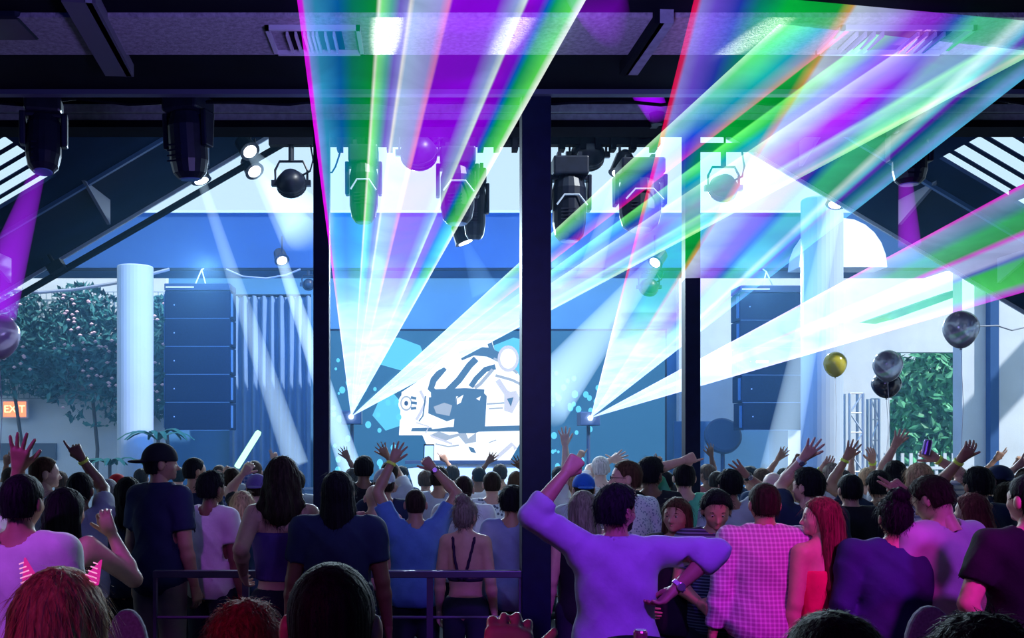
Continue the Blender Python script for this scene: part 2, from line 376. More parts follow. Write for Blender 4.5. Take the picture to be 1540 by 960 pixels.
# side panel wall on stage right with dark screen
t = thing('dark_panel', 'dark blue flat screen panel right of the right laser, behind the slim pillar', 'panel', (P(1097, 0, 19).x, 19, 1.0))
a, b = P(1014, 634, 19), P(1185, 720, 19)
MB().box((a.x-t.location.x, 0, 0), (b.x-t.location.x, .08, a.z-1.0)).build('board', mat('panel_blue', (.03, .11, .26), .5), t)
MB().box((a.x-t.location.x+.95, -.03, .1), (a.x-t.location.x+1.8, 0, a.z-1.12)).build('inset', mat('panel_inset', (.05, .16, .34), .4), t)
t = thing('stage_fan', 'dark oval drum fan in front of the dark blue panel', 'fan', P(1087, 656, 18.5))
MB().lathe([(.02, -.08), (.3, -.08), (.34, -.05), (.34, .05), (.3, .08), (.02, .08)], n=24, M=Matrix.Rotation(R(70), 3, 'X')).build('drum', mat('fan_blue', (.015, .04, .1), .6), t, smooth=False)
MB().tube([(0, 0, -.25), (0, 0, 1.0-t.location.z)], .04, 8).build('stand', dark_blue, t)
# drapes
dm = mat('drape_cloth', (.16, .26, .44), .85, var=.1, vscale=2)
t = thing('stage_drape', 'pleated pale blue drape between the left loudspeaker stack and the slim pillar', 'curtain', (P(400, 0, 21).x, 21.2, 0))
vsd = []; n = 60; x0_, x1_ = P(342, 0, 21).x-t.location.x, P(466, 0, 21).x-t.location.x
for z in (0.02, 2.0, 4.0, 5.05):
    for k in range(n+1):
        u = k/n; vsd.append((x0_+(x1_-x0_)*u, .09*sin(u*2*pi*9)+.04*sin(u*40+z), z))
fs = [(r*(n+1)+k, r*(n+1)+k+1, (r+1)*(n+1)+k+1, (r+1)*(n+1)+k) for r in range(3) for k in range(n)]
MB().add(vsd, fs).build('cloth', dm, t, smooth=True)
MB().tube([(x0_, 0, 5.06), (x1_, 0, 5.06)], .03).build('rod', black, t)

# video screen
SD = 17.6
def S2(px, py): p = P(px, py, SD); return (p.x, p.z)
t = thing('video_screen', 'large LED video wall showing a bright mechanical head and cyan dots', 'screen', (0, SD, 0))
a, b = S2(497, 498), S2(1000, 722)
MB().box((a[0]-.04, .02, b[1]-.04), (b[0]+.04, .2, a[1]+.04)).box((a[0], .04, 1.0-0), (b[0], .18, b[1]-.03)).build('cabinet', black, t)
MB().box((a[0], 0, b[1]), (b[0], .02, a[1])).build('panel', emat('screen_blue', (.045, .19, .42), .75), t)
SCRZ = [0.0]
def poly(pts, m, name='graphic'):
    SCRZ[0] -= .0015
    return MB().prism([(S2(*p)[0], SCRZ[0], S2(*p)[1]) for p in pts], (0, .001, 0)).build(name, m, t)
e_w = emat('scr_white', (.85, .93, 1), 1.25); e_g = emat('scr_grey', (.45, .58, .78), .8); e_m = emat('scr_mid', (.10, .25, .48), .75)
e_c = emat('scr_cyan', (.12, .6, .95), 1.0); e_l = emat('scr_lilac', (.6, .66, .85), 1.0); e_d = emat('scr_dark', (.06, .15, .36), .7)
poly([(560, 512), (600, 508), (632, 520), (640, 540), (612, 560), (570, 548), (548, 530)], e_c)
poly([(590, 590), (608, 610), (604, 640), (580, 648), (560, 625), (572, 598)], e_c)
poly([(742, 520), (772, 508), (790, 512), (790, 590), (770, 560), (748, 540)], e_c)
poly([(690, 514), (740, 512), (746, 536), (778, 560), (790, 580), (790, 655), (600, 655), (604, 590), (640, 566)], e_w)     # skull
poly([(612, 645), (790, 645), (786, 660), (760, 705), (680, 712), (650, 690), (634, 652)], e_w)                              # jaw
poly([(620, 644), (790, 640), (790, 648), (705, 650), (618, 649)], e_m)
poly([(646, 655), (660, 649), (676, 655), (700, 650), (704, 660), (716, 651), (716, 665), (700, 668), (690, 656), (668, 664)], e_g)
# U-shaped crest and slashes
def band(pts, wd, m):
    L_ = []; R_ = []
    for i, p in enumerate(pts):
        q0 = pts[max(i-1, 0)]; q1 = pts[min(i+1, len(pts)-1)]; dx, dy = q1[0]-q0[0], q1[1]-q0[1]; l = math.hypot(dx, dy) or 1
        nx_, ny_ = -dy/l*wd/2, dx/l*wd/2; L_.append((p[0]+nx_, p[1]+ny_)); R_.append((p[0]-nx_, p[1]-ny_))
    poly(L_+R_[::-1], m)
band([(668, 553), (652, 572), (648, 585), (656, 592), (672, 590), (690, 572), (706, 550), (716, 540)], 10, e_m)
band([(692, 536), (712, 528), (734, 530), (752, 538)], 14, e_m)
band([(736, 516), (741, 530), (748, 540)], 7, e_m)
band([(745, 552), (730, 556), (716, 570), (708, 582)], 8, e_m)
band([(741, 556), (722, 578), (714, 584)], 5, e_g)
band([(648, 592), (700, 590), (728, 592)], 12, e_m)
poly([(700, 584), (722, 586), (732, 596), (729, 646), (714, 652), (690, 652), (682, 644), (686, 600)], e_m)                 # eye block
poly([(645, 598), (686, 596), (684, 630), (672, 634), (644, 622)], e_m)
poly([(652, 612), (668, 606), (680, 610), (676, 626), (656, 622)], e_g)
poly([(687, 600), (697, 594), (693, 606), (687, 609)], e_w); poly([(716, 600), (723, 596), (721, 603)], e_w)
poly([(644, 634), (672, 640), (680, 642), (650, 646)], e_w)
band([(732, 608), (750, 607), (762, 606)], 2.5, e_g); band([(735, 615), (756, 614)], 2, e_g)
band([(745, 565), (770, 572), (786, 580)], 4, e_g); band([(748, 572), (760, 590), (770, 596)], 8, e_l)
poly([(758, 592), (776, 588), (782, 600), (770, 622), (758, 618)], e_l); poly([(762, 600), (772, 598), (768, 612)], e_m)
band([(742, 540), (762, 548), (778, 562)], 4, e_g)
def disc(px, py, r, m, nn=20):
    poly([(px+r*cos(2*pi*k/nn), py+r*1.25*sin(2*pi*k/nn)) for k in range(nn)], m)
for (x, y, r, m_) in ((611, 607, 12, e_w), (611, 607, 9, e_g), (611, 607, 7, e_w), (611, 607, 3, e_d), (764, 540, 16, e_l), (764, 540, 12, e_w)):
    disc(x, y, r, m_)
band([(618, 598), (626, 600)], 4, e_m); band([(618, 606), (627, 607)], 4, e_m); band([(618, 615), (626, 614)], 4, e_m)
band([(632, 588), (640, 605), (632, 622), (626, 632)], 4, e_l); band([(640, 596), (636, 626), (630, 634)], 2, e_m)
band([(626, 636), (645, 642), (640, 652)], 2, e_l); band([(648, 656), (680, 668)], 3, e_l); band([(655, 668), (674, 672), (690, 670)], 2, e_g)
poly([(704, 672), (712, 674), (716, 682), (708, 680)], e_m); band([(735, 666), (746, 662)], 1.5, e_g); band([(745, 690), (770, 668), (775, 676)], 6, e_l)
m = MB(); r_ = random.Random(11); SCRZ[0] -= .002
for k in range(70):
    x = r_.choice([r_.uniform(500, 620), r_.uniform(830, 900)]); y = r_.uniform(540, 708); rr = r_.uniform(1.5, 4.8)
    if x > 560 and y < 560 or (600 < x < 640 and y < 655): continue
    pts = [(S2(x+rr*cos(2*pi*q/10), 0)[0], SCRZ[0], S2(0, y+rr*1.2*sin(2*pi*q/10))[1]) for q in range(10)]
    m.prism(pts, (0, .001, 0))
m.build('dot_pattern', emat('scr_dot', (.12, .62, 1), 1.1), t)['kind'] = 'stuff'

# DJ booth facets in front of the screen
t = thing('booth', 'white faceted performer booth low in front of the bright screen', 'booth', (P(715, 0, 17).x, 16.9, 1.0))
MB().prism([(-1.0, 0, 0), (1.0, 0, 0), (1.15, 0, .5), (.5, 0, .58), (-.5, 0, .58), (-1.15, 0, .5)], (0, .5, 0)).build('front', mat('booth_white', (.8, .85, .9), .5), t)
MB().box((-1.2, -.05, .58), (1.2, .55, .63)).build('worktop', dark_blue, t)

# ------------------------------------------------------------------ line arrays
def line_array(px0_, px1, ytop, ybot, d, n, lab, lean=0):
    x0_, x1_ = P(px0_, 0, d).x, P(px1, 0, d).x; zt, zb = P(0, ytop, d).z, P(0, ybot, d).z
    t = thing('line_array', lab, 'loudspeaker', ((x0_+x1_)/2, d, zt)); wd = (x1_-x0_)/2
    cab = mat('speaker_cloth', (.002, .011, .045), .85, spec=.05, var=.15, vscale=30, bump=.4, bscale=200); edge = mat('speaker_edge', (.05, .15, .35), .6)
    MB().box((-wd, -.05, -.12), (wd, .5, 0)).build('flying_frame', mat('frame_blue', (.008, .03, .1), .5), t, bevel=.01)
    h = (zt-.13-zb)/n
    for k in range(n):
        z1_ = -.13-k*h; off = -lean*k*k*.01
        c = MB().box((-wd, off-.03, z1_-h+.012), (wd, off+.5, z1_)).build('cabinet', cab, t, bevel=.012)
        MB().box((-wd+.02, off-.034, z1_-h+.004), (wd-.02, off-.01, z1_-h+.012)).build('joint_strip', edge, c)
        for sx in (-1, 1): MB().box((sx*(wd+.012)-.012, off+.02, z1_-h+.05), (sx*(wd+.012)+.012, off+.1, z1_-.05)).build('rigging_plate', edge, c)
        MB().lathe([(.012, 0), (.012, .004)], (-wd*.7, off-.04, z1_-h*.5), 8, Matrix.Rotation(R(90), 3, 'X')).build('badge', mat('badge', (.3, .5, .9), .3), c)
    MB().box((-wd*.95, -.06, -.075), (-wd*.1, -.045, -.055)).build('top_bar', mat('bar_pale', (.8, .85, .9), .4), t)
    MB().tube([(-.1, .2, 0), (0, .3, .3), (0, .55, 5.1-zt)], .012, 6).build('chain', trimw, t)
    MB().tube([(.1, .2, 0), (0, .3, .3)], .012, 6).build('chain', trimw, t)
    return t
line_array(248, 347, 427, 648, 17.5, 5, 'tall hanging stack of five dark loudspeaker boxes at left', 0)
la = line_array(1112, 1210, 430, 648, 17.5, 5, 'hanging stack of dark loudspeaker boxes at right behind the light beams', 1)
MB().box((-.32, -.16, -1.36), (-.12, -.13, -1.33)).build('red_indicator', emat('red_led', (1, .05, .12), 4), la)

# ------------------------------------------------------------------ truss pipe and stage lamps
TZ = P(0, 213, 10.6).z
t = thing('lighting_truss', 'black lighting pipe hung with lamps and cable below the ceiling edge', 'truss', (0, 10.6, TZ))
MB().box((P(405, 0, 10.6).x, -.05, -.045), (P(992, 0, 10.6).x, .05, .05)).build('pipe', black, t)
r_ = random.Random(2); pts = []
for k in range(60):
    u = k/59; pts.append((P(500+480*u, 0, 10.6).x, -.06+r_.uniform(-.02, .02), .05+.03*sin(u*31)+r_.uniform(0, .03)))
MB().tube(pts, .014, 5).build('cable', black, t)
for k, px in enumerate(list(range(510, 985, 26))):
    x = P(px+r_.uniform(-6, 6), 0, 10.6).x
    MB().box((x-.03, -.07, -.10), (x+.03, .07, .07)).build('clamp', black, t)
MB().tube([(P(480+q*5, 0, 10.6).x, -.05, -.05-.3*sin(pi*q/7)) for q in range(8)], .01, 5).build('cable_loop', black, t)
for px, py in ((600, 0), (700, 0), (800, 0), (930, 0)):
    MB().tube([(P(px, 0, 10.6).x, 0, 0), (P(px, 0, 10.6).x, 0, 1.2)], .01, 5).build('drop_wire', black, t)
t = thing('lighting_truss', 'short black lamp bar at upper right holding the round purple-lit lamp', 'truss', (P(1090, 0, 10.9).x, 10.9, P(0, 222, 10.9).z))
MB().box((-.3, -.04, -.04), (.35, .04, .04)).build('pipe', black, t)
MB().tube([(0, 0, 0), (0, 0, 1.2)], .012, 5).build('drop_wire', black, t)

lampm = mat('lamp_black', (.008, .012, .03), .4, var=.3)
def moving_head(px, ytop, ybot, wpx, d, lab, tilt=0, yaw=0, arc=True, grp=None):
    c = P(px, ytop, d); s = (ybot-ytop)*d/F; wd = wpx*d/F/2
    t = thing('moving_head_lamp', lab, 'stage light', c, (0, 0, yaw))
    if grp: t['group'] = grp
    MB().box((-wd*.85, -wd*.8, -s*.22), (wd*.85, wd*.8, 0)).build('base', lampm, t, bevel=.02)
    y = MB()
    for sx in (-1, 1):
        y.prism([(sx*wd*.95-.02, -wd*.4, -s*.2), (sx*wd*.95-.02, wd*.4, -s*.2), (sx*wd*.95-.02, wd*.3, -s*.62), (sx*wd*.95-.02, -wd*.3, -s*.62)], (.04, 0, 0))
    y.box((-wd, -wd*.35, -s*.26), (wd, wd*.35, -s*.2)).build('yoke', lampm, t, bevel=.01)
    Rm = Matrix.Rotation(tilt, 3, 'X'); hc = Vector((0, 0, -s*.55)); L_ = s*.42; r = wd*.82
    h = MB().lathe([(r*.35, L_*.95), (r*.8, L_*.8), (r, L_*.45), (r, -L_*.5), (r*.86, -L_*.85), (r*.6, -L_*1.0)], hc, 18, Rm).build('head', lampm, t, smooth=False)
    MB().lathe([(r*.55, -L_*1.0), (r*.5, -L_*1.03)], hc, 16, Rm).build('lens', mat('lens_glass', (.15, .25, .5), .1), h)
    if arc: MB().tube([hc+Vector((-wd*.7, -r*1.02, -.03)), hc+Vector((-wd*.35, -r*1.05, .07)), hc+Vector((wd*.35, -r*1.05, .07)), hc+Vector((wd*.75, -r*1.02, -.04))], .010, 6).build('handle', trimw, t)
    for sx in (-1, 1): MB().box((sx*wd*.5-.02, -.05, 0), (sx*wd*.5+.02, .05, .07)).build('clamp', lampm, t)
    for k in range(4): MB().box((-wd*.5, -r*1.01, hc.z-L_*.2-k*.035), (wd*.2, -r*.96, hc.z-L_*.2-k*.035+.01)).build('cooling_rib', lampm, h)
    return t
mh_l = moving_head(66, 148, 265, 62, 6.6, 'near black moving head lamp at far left throwing a purple beam', R(-10), R(15), False)
mh_m = moving_head(283, 145, 272, 70, 6.6, 'near black moving head lamp hanging above the left loudspeaker stack', R(6), R(-20), False)
mh_r = moving_head(1368, 185, 280, 60, 7.4, 'faint moving head lamp in the green light sheets at right', 0, 0, False)
moving_head(547, 222, 338, 52, 10.4, 'moving head lamp on the pipe inside the green light sheet, left of centre', 0, 0)
moving_head(688, 226, 340, 62, 10.4, 'moving head lamp on the pipe inside the purple light sheet', 0, 0)
moving_head(714, 256, 362, 40, 11.2, 'black moving head lamp half behind its purple-lit neighbour, left of the pillar', R(12), 0, False)
moving_head(856, 240, 366, 62, 10.4, 'moving head lamp on the pipe just right of the centre pillar', 0, 0)
moving_head(962, 244, 350, 76, 10.4, 'big black moving head lamp on the pipe crossed by the red laser edge', R(-8), 0)
t = thing('lighting_truss', 'near dark lamp pipe under the slab edge carrying the big black moving heads', 'truss', (0, 6.6, 4.27))
MB().tube([(-7, 0, 0), (7, 0, 0)], .03, 10).build('pipe', black, t)
for x in (-6, -4.2, -2.2, -.2, 1.8, 3.8, 5.8): MB().box((x-.03, -.42, -.03), (x+.03, .0, .03)).build('bracket', black, t)
MB().tube([(x*.35-6.5, -.03, -.05-.05*abs(sin(x*1.3))) for x in range(0, 38)], .012, 5).build('cable', black, t)
# lamp cut by the top left corner
t = thing('moving_head_lamp', 'near lamp base cut by the top left corner of the view', 'stage light', P(20, -30, 5.2))
MB().box((-.26, -.16, -.26), (.1, .16, .05)).build('base', lampm, t, bevel=.03)
MB().tube([(.1, -.1, -.24), (.15, -.12, -.2), (.16, -.12, -.12), (.1, -.1, -.06)], .012, 6).build('handle', trimw, t)
def par(px, py, wpx, d, ytop, lab, full=True):
    c = P(px, py, d); r = wpx*d/F/2; zt = P(0, ytop, d).z-c.z
    t = thing('par_lamp', lab, 'stage light', c)
    Rm = Matrix.Rotation(R(62), 3, 'X')
    h = MB().lathe([(r*.25, r*.95), (r*.6, r*.8), (r*.92, r*.35), (r, 0), (r*.98, -r*.35), (r*.9, -r*.5)], (0, 0, 0), 24, Rm).build('can', lampm, t, smooth=True)
    for k in range(3): MB().lathe([(r*1.01, -.01), (r*1.03, 0), (r*1.01, .01)], Rm @ Vector((0, 0, -r*.3+k*r*.22)), 24, Rm).build('rim', lampm, h)
    y = MB().tube([(-r*1.1, 0, 0), (-r*1.1, 0, r*.9), (-r*.8, 0, r*1.5), (r*.8, 0, r*1.5), (r*1.1, 0, r*.9), (r*1.1, 0, 0)], .014, 6).build('yoke', lampm, t)
    for sx in (-1, 1): MB().box((sx*r*1.15-.03, -.03, -.03), (sx*r*1.15+.03, .03, .03)).build('knob', lampm, t)
    MB().tube([(0, 0, r*1.5), (0, 0, zt)], .03, 8).build('stem', lampm, t)
    MB().tube([(r*.3, 0, r*.3), (r*1.3, -.02, r*.8), (r*1.5, 0, r*1.6), (r*1.3, 0, zt)], .012, 5).build('cable', lampm, t)
    return t
par(438, 276, 44, 10.6, 215, 'round black par lamp with open yoke left of the violet laser edge')
par(630, 230, 54, 10.5, 205, 'round lamp on the pipe in the lilac light sheet')
par(884, 233, 50, 10.7, 205, 'small round lamp on the pipe right of the centre pillar')
par(1088, 283, 42, 10.9, 222, 'round lamp with open yoke at upper right in the lilac haze')
par(976, 432, 28, 18.0, 406, 'small round lamp hanging from the fascia in the green sheet')
par(464, 428, 18, 18.0, 406, 'tiny lamp hanging from the fascia behind the left slim pillar')

# ------------------------------------------------------------------ light sheets and beams
def sheet_mat(name, stops, s_near, s_far, noise=.35, white=(.3, .6), mid=1.6):
    m = bpy.data.materials.new(name); m.use_nodes = True; nt = m.node_tree; nt.nodes.clear(); N = nt.nodes.new; L = nt.links.new
    out = N('ShaderNodeOutputMaterial'); uv = N('ShaderNodeUVMap'); uv.uv_map = 'UVMap'; sx = N('ShaderNodeSeparateXYZ'); L(uv.outputs[0], sx.inputs[0])
    cr = N('ShaderNodeValToRGB'); el = cr.color_ramp.elements
    while len(el) > 1: el.remove(el[0])
    el[0].position = stops[0][0]; el[0].color = (*stops[0][1], 1)
    for p_, c_ in stops[1:]:
        e = el.new(p_); e.color = (*c_, 1)
    L(sx.outputs[0], cr.inputs[0])
    # smoke glow put into the sheet colour: brighter and whiter near the stage
    dv = N('ShaderNodeMapRange'); dv.interpolation_type = 'SMOOTHSTEP'; dv.inputs['From Min'].default_value = white[0]*.85; dv.inputs['From Max'].default_value = white[1]*1.02
    dv.inputs['To Min'].default_value = mid; dv.inputs['To Max'].default_value = s_far; L(sx.outputs[1], dv.inputs['Value'])
    mr = N('ShaderNodeMapRange'); mr.interpolation_type = 'SMOOTHSTEP'; mr.inputs['From Min'].default_value = white[0]; mr.inputs['From Max'].default_value = white[1]; mr.inputs['To Min'].default_value = .8; mr.inputs['To Max'].default_value = 0
    L(sx.outputs[1], mr.inputs['Value'])
    mix = N('ShaderNodeMixRGB'); L(mr.outputs[0], mix.inputs[0]); L(cr.outputs[0], mix.inputs[1]); mix.inputs[2].default_value = (.55, .78, 1, 1)
    tc = N('ShaderNodeTexCoord'); nz = N('ShaderNodeTexNoise'); nz.inputs['Scale'].default_value = 1.6; nz.inputs['Detail'].default_value = 5; nz.inputs['Distortion'].default_value = 1.2
    L(tc.outputs['Object'], nz.inputs['Vector']); nr = N('ShaderNodeMapRange'); nr.inputs['From Min'].default_value = .3; nr.inputs['From Max'].default_value = .7
    nr.inputs['To Min'].default_value = 1-noise; nr.inputs['To Max'].default_value = 1+noise; L(nz.outputs['Fac'], nr.inputs['Value'])  # smoke wisps put into the sheet brightness as noise
    ml = N('ShaderNodeMath'); ml.operation = 'MULTIPLY'; L(dv.outputs[0], ml.inputs[0]); L(nr.outputs[0], ml.inputs[1])
    em = N('ShaderNodeEmission'); L(mix.outputs[0], em.inputs[0]); L(ml.outputs[0], em.inputs[1])
    tr = N('ShaderNodeBsdfTransparent'); ad = N('ShaderNodeAddShader'); L(em.outputs[0], ad.inputs[0]); L(tr.outputs[0], ad.inputs[1]); L(ad.outputs[0], out.inputs[0])
    m.cycles.emission_sampling = 'NONE' if hasattr(m, 'cycles') and hasattr(m.cycles, 'emission_sampling') else 'AUTO'
    return m
def fan(proj, origin, A, B, stops, dA, dB, s_far=.5, s_near=9, bulge=.03, name='light_sheet', noise=.22, white=(.3, .6), mid=1.6, nu=40, nv=14, end=None):
    """a scanned sheet of laser light: origin = (px, py, depth); A, B = screen points of its two edges far away with depths dA, dB"""
    o3 = P(*origin); vsl = []; uvs = []
    for j in range(nv+1):
        v = (j/nv)**1.5
        for i in range(nu+1):
            u = i/nu; px = A[0]+(B[0]-A[0])*u; py = A[1]+(B[1]-A[1])*u; d = dA+(dB-dA)*u
            d *= 1+bulge*sin(u*pi*3)
            vsl.append(o3+(P(px, py, d)-o3)*v); uvs.append((u, v))
    fs = [(j*(nu+1)+i, j*(nu+1)+i+1, (j+1)*(nu+1)+i+1, (j+1)*(nu+1)+i) for j in range(nv) for i in range(nu)]
    me = bpy.data.meshes.new(name); me.from_pydata([tuple(v-proj.location) for v in vsl], [], fs); uvl = me.uv_layers.new(name='UVMap')
    for lp in me.loops: uvl.data[lp.index].uv = uvs[lp.vertex_index]
    me.materials.append(sheet_mat(name+'_light', stops, s_near, s_far, noise, white, mid)); o = bpy.data.objects.new(name, me); COL.objects.link(o); o.parent = proj
    return o
def dc(y): return 2.14*F/(PY0-y)     # depth where a ray through row y meets the slab underside
def projector(px, py, d, lab):
    t = thing('laser_projector', lab, 'laser projector', P(px, py, d))
    MB().box((-.16, .02, -.12), (.16, .4, .1)).build('housing', mat('projector_case', (.05, .07, .12), .5), t, bevel=.01)
    MB().lathe([(.035, 0), (.035, .03)], (0, .02, 0), 12, Matrix.Rotation(R(90), 3, 'X')).build('aperture', emat('aperture_glow', (.8, .9, 1), 30), t)
    MB().tube([(0, .2, -.12), (0, .2, 1.0-t.location.z)], .03, 8).build('stand', dark_blue, t)
    return t
p1 = projector(528, 627, 16, 'left laser projector on the stage throwing fans of coloured light')
p2 = projector(888, 629, 16, 'right laser projector on the stage throwing fans of coloured light')
K = (0, 0, 0)
x0_, x1_ = 447, 888
U = lambda x: (x-x0_)/(x1_-x0_)
s1 = [(0, (.9, 0, 1)), (.016, (.8, .02, .95)), (.024, (.2, .35, .9)), (.06, (.03, .3, .55)), (.14, (.0, .12, .4)), (.19, (0, .2, .12)), (.275, (0, .3, .03)),
      (.285, (.9, 1, .8)), (.295, (.25, 1, .3)), (.33, (.1, .5, .4)), (.36, (.2, .15, .7)), (.385, (.3, .3, .85)), (.395, (1, 1, 1)), (.41, (.42, .6, .9)), (.5, (.4, .4, .9)),
      (.53, (.9, .25, .7)), (.54, (.28, 0, .8)), (.7, (.26, 0, .8)), (.765, (.3, .4, .8)), (.795, (.75, .95, .9)), (.802, (.3, 0, .7)), (.85, (.2, 0, .7)), (.875, (0, .1, .6)), (.90, (0, .35, .12)), (.965, (.1, .75, .1)), (.99, (.8, 1, .8)), (1, (.9, 1, .9))]
fan(p1, (528, 627, 16), (445, -14), (889, -14), s1, dc(-14), dc(-14), .72, 9, .015, white=(.46, .68), mid=1.5)
# second fan of the left projector, to the right
s2 = [(0, (.6, 1, .6)), (.04, (.15, .75, .2)), (.10, (.1, .45, .45)), (.17, (0, .05, .6)), (.23, (.3, 0, .6)), (.27, (.8, 0, .3)), (.275, K), (.36, K), (.37, (.2, 1, .2)), (.43, (.05, .5, .15)), (.48, (0, .1, .6)), (.53, (.1, .1, .6)),
      (.535, (.6, .8, 1)), (.6, (.3, .4, .85)), (.70, (.35, 0, .75)), (.80, (.25, .05, .75)), (.83, (.5, .9, .8)), (.86, (.4, .6, .8)), (.91, (.2, .5, .5)), (.95, (.3, .8, .5)), (.97, (.8, 1, .6)), (1, (.4, .9, .4))]
fan(p1, (528, 627, 16), (1172, 36), (1560, 78), s2, dc(36), dc(78), .6, 9, .0, 'light_sheet', white=(.48, .74), mid=1.5)
# first fan of the right projector
s3 = [(0, (1, 0, .1)), (.012, (1, .02, .15)), (.022, (.35, .3, 1)), (.06, (.2, .1, .9)), (.12, (.02, .05, .6)), (.17, (0, .3, .2)), (.24, (0, .6, .06)), (.37, (0, .5, .05)), (.40, (.9, .5, .1)), (.41, (.7, .85, 1)), (.5, (.5, .5, 1)), (.57, (.35, .05, .8)),
      (.62, (.3, 0, .75)), (.67, (0, .05, .5)), (.72, (.05, .6, .25)), (.8, (.05, .5, .2)), (.83, (.7, 1, .9)), (.86, (.15, .7, .9)), (.88, (.15, .0, .6)), (.90, (0, .1, .3)), (.94, (.05, .3, .35)), (.97, (.2, .45, .9)), (1, (.1, .6, 1))]
fan(p2, (888, 629, 16), (1047, -14), (1640, 40), s3, dc(-14), dc(40), .55, 9, .0, 'light_sheet', white=(.40, .60), mid=1.5)
s4 = [(0, (1, 0, .8)), (.02, (.8, .1, .8)), (.05, (.3, .35, .65)), (.20, (.1, .3, .4)), (.28, (.05, .5, .15)), (.42, (.05, .4, .1)), (.46, (.8, .1, .8)), (.5, (.5, .6, 1)), (.62, (.5, .55, .95)), (.66, (.1, .15, .6)), (.70, (.05, .6, .1)), (.9, (.1, .8, .15)), (.95, (.5, .3, .8)), (1, (.8, 0, .9))]
fan(p2, (888, 629, 16), (1580, 254), (1580, 428), s4, 7.9, 9.2, .6, 9, .0, 'light_sheet', white=(.5, .95), mid=1.5)

for src, tx, ty, pw, cl, nm_ in ((p1, 581, 48, 60000, (.85, 1, .8), 'laser_strike_white'), (p1, 770, 50, 26000, (.9, 1, .85), 'laser_strike_pale'), (p1, 1130, 58, 30000, (.8, 1, .75), 'laser_strike_green'), (p2, 1360, 66, 26000, (1, .55, .8), 'laser_strike_pink')):
    l_ = light('SPOT', nm_, Vector(src.location)+Vector((0, -.05, 0)), P(tx, ty, 2.155*F/(PY0-ty)), cl, pw, .01, angle=R(1.0), blend=1)
def beam_mat(name, col, s):
    if name in _m: return _m[name]
    m = bpy.data.materials.new(name); m.use_nodes = True; nt = m.node_tree; nt.nodes.clear()
    out = nt.nodes.new('ShaderNodeOutputMaterial'); e = nt.nodes.new('ShaderNodeEmission'); e.inputs[0].default_value = (*col, 1); e.inputs[1].default_value = s
    nt.links.new(e.outputs[0], out.inputs['Volume']); _m[name] = m; return m
def beam(parent, a, b, r0, r1, m, name='light_beam'):
    mb = MB(); mb.tube([a, b], [r0, r1], 20); mb.v = [tuple(Vector(v)-parent.location) for v in mb.v]
    o = mb.build(name, m)
    o.parent = parent; 
    if parent.rotation_euler.z: o.rotation_euler = (0, 0, -parent.rotation_euler.z)
    return o
beam(mh_l, P(56, 262, 6.6), P(-12, 470, 6.3), .05, .15, beam_mat('beam_purple', (.4, .01, 1), 2.4))
beam(mh_r, P(1362, 276, 7.4), P(1368, 370, 7.3), .05, .08, beam_mat('beam_purple2', (.45, .0, .9), 3.0))
def spot_lamp(px, py, d, bx, by, bd, r0, r1, s, lab, col=(.5, .75, 1)):
    t = thing('spot_lamp', lab, 'stage light', P(px, py, d))
    dirv = (P(bx, by, bd)-P(px, py, d)).normalized(); q = dirv.to_track_quat('Z', 'Y').to_matrix()
    MB().lathe([(.05, -.28), (.1, -.22), (.12, -.02), (.13, .0)], n=16, M=q).build('housing', lampm, t)
    MB().lathe([(.085, .001), (.085, .006)], n=16, M=q).build('lens', emat('spot_glow', (.9, .95, 1), 12), t)
    MB().tube([(0, 0, .0), (0, .0, .42)], .015, 6).build('hanger', lampm, t)
    beam(t, P(px, py, d)+dirv*.01, P(bx, by, bd), r0, r1, beam_mat('beam_%d_%d' % (px, py), col, s)); return t
spot_lamp(303, 272, 12.5, 446, 700, 12.0, .06, .15, 1.7, 'small spot lamp under the canopy whose white beam falls right of the left loudspeakers')
spot_lamp(424, 392, 17, 532, 720, 14, .10, .17, 2.4, 'small spot lamp on the fascia whose white beam passes behind the left slim pillar')
spot_lamp(376, 228, 12.3, 468, 345, 11.5, .06, .33, 1.0, 'round bright spot lamp at the upper end of the canopy edge')
spot_lamp(383, 258, 12.8, 450, 355, 12.2, .06, .26, .9, 'lower bright spot lamp beside the canopy edge')
spot_lamp(1256, 308, 13.6, 1168, 715, 12.5,   .10, .22, 1.2, 'bright spot lamp on the right column with a white beam down to the crowd')
spot_lamp(932, 262, 11, 885, 420, 10.8, .05, .14, 1.2, 'white spot lamp on the pipe beside the big black moving head')
spot_lamp(985, 395, 15.5, 812, 610, 14, .12, .42, 1.1, 'white flood lamp on the fascia throwing a wide beam behind the centre pillar')
spot_lamp(700, 365, 12, 730, 440, 12, .05, .18, .7, 'dim lamp below the black moving head with a short blue beam', (.2, .5, 1))
t = thing('ceiling_lamp', 'small lamp on the far lintel throwing a soft violet beam up over the ceiling', 'stage light', P(988, 181, 8.88))
MB().lathe([(.05, -.04), (.07, .06)], n=14).build('housing', lampm, t)
MB().box((-.03, 0, -.03), (.03, .14, .03)).build('bracket', lampm, t)
beam(t, Vector(t.location)+Vector((0, 0, .07)), P(893, -20, dc(-20)), .10, .14, beam_mat('beam_violet_up', (.22, .0, .6), 1.1))
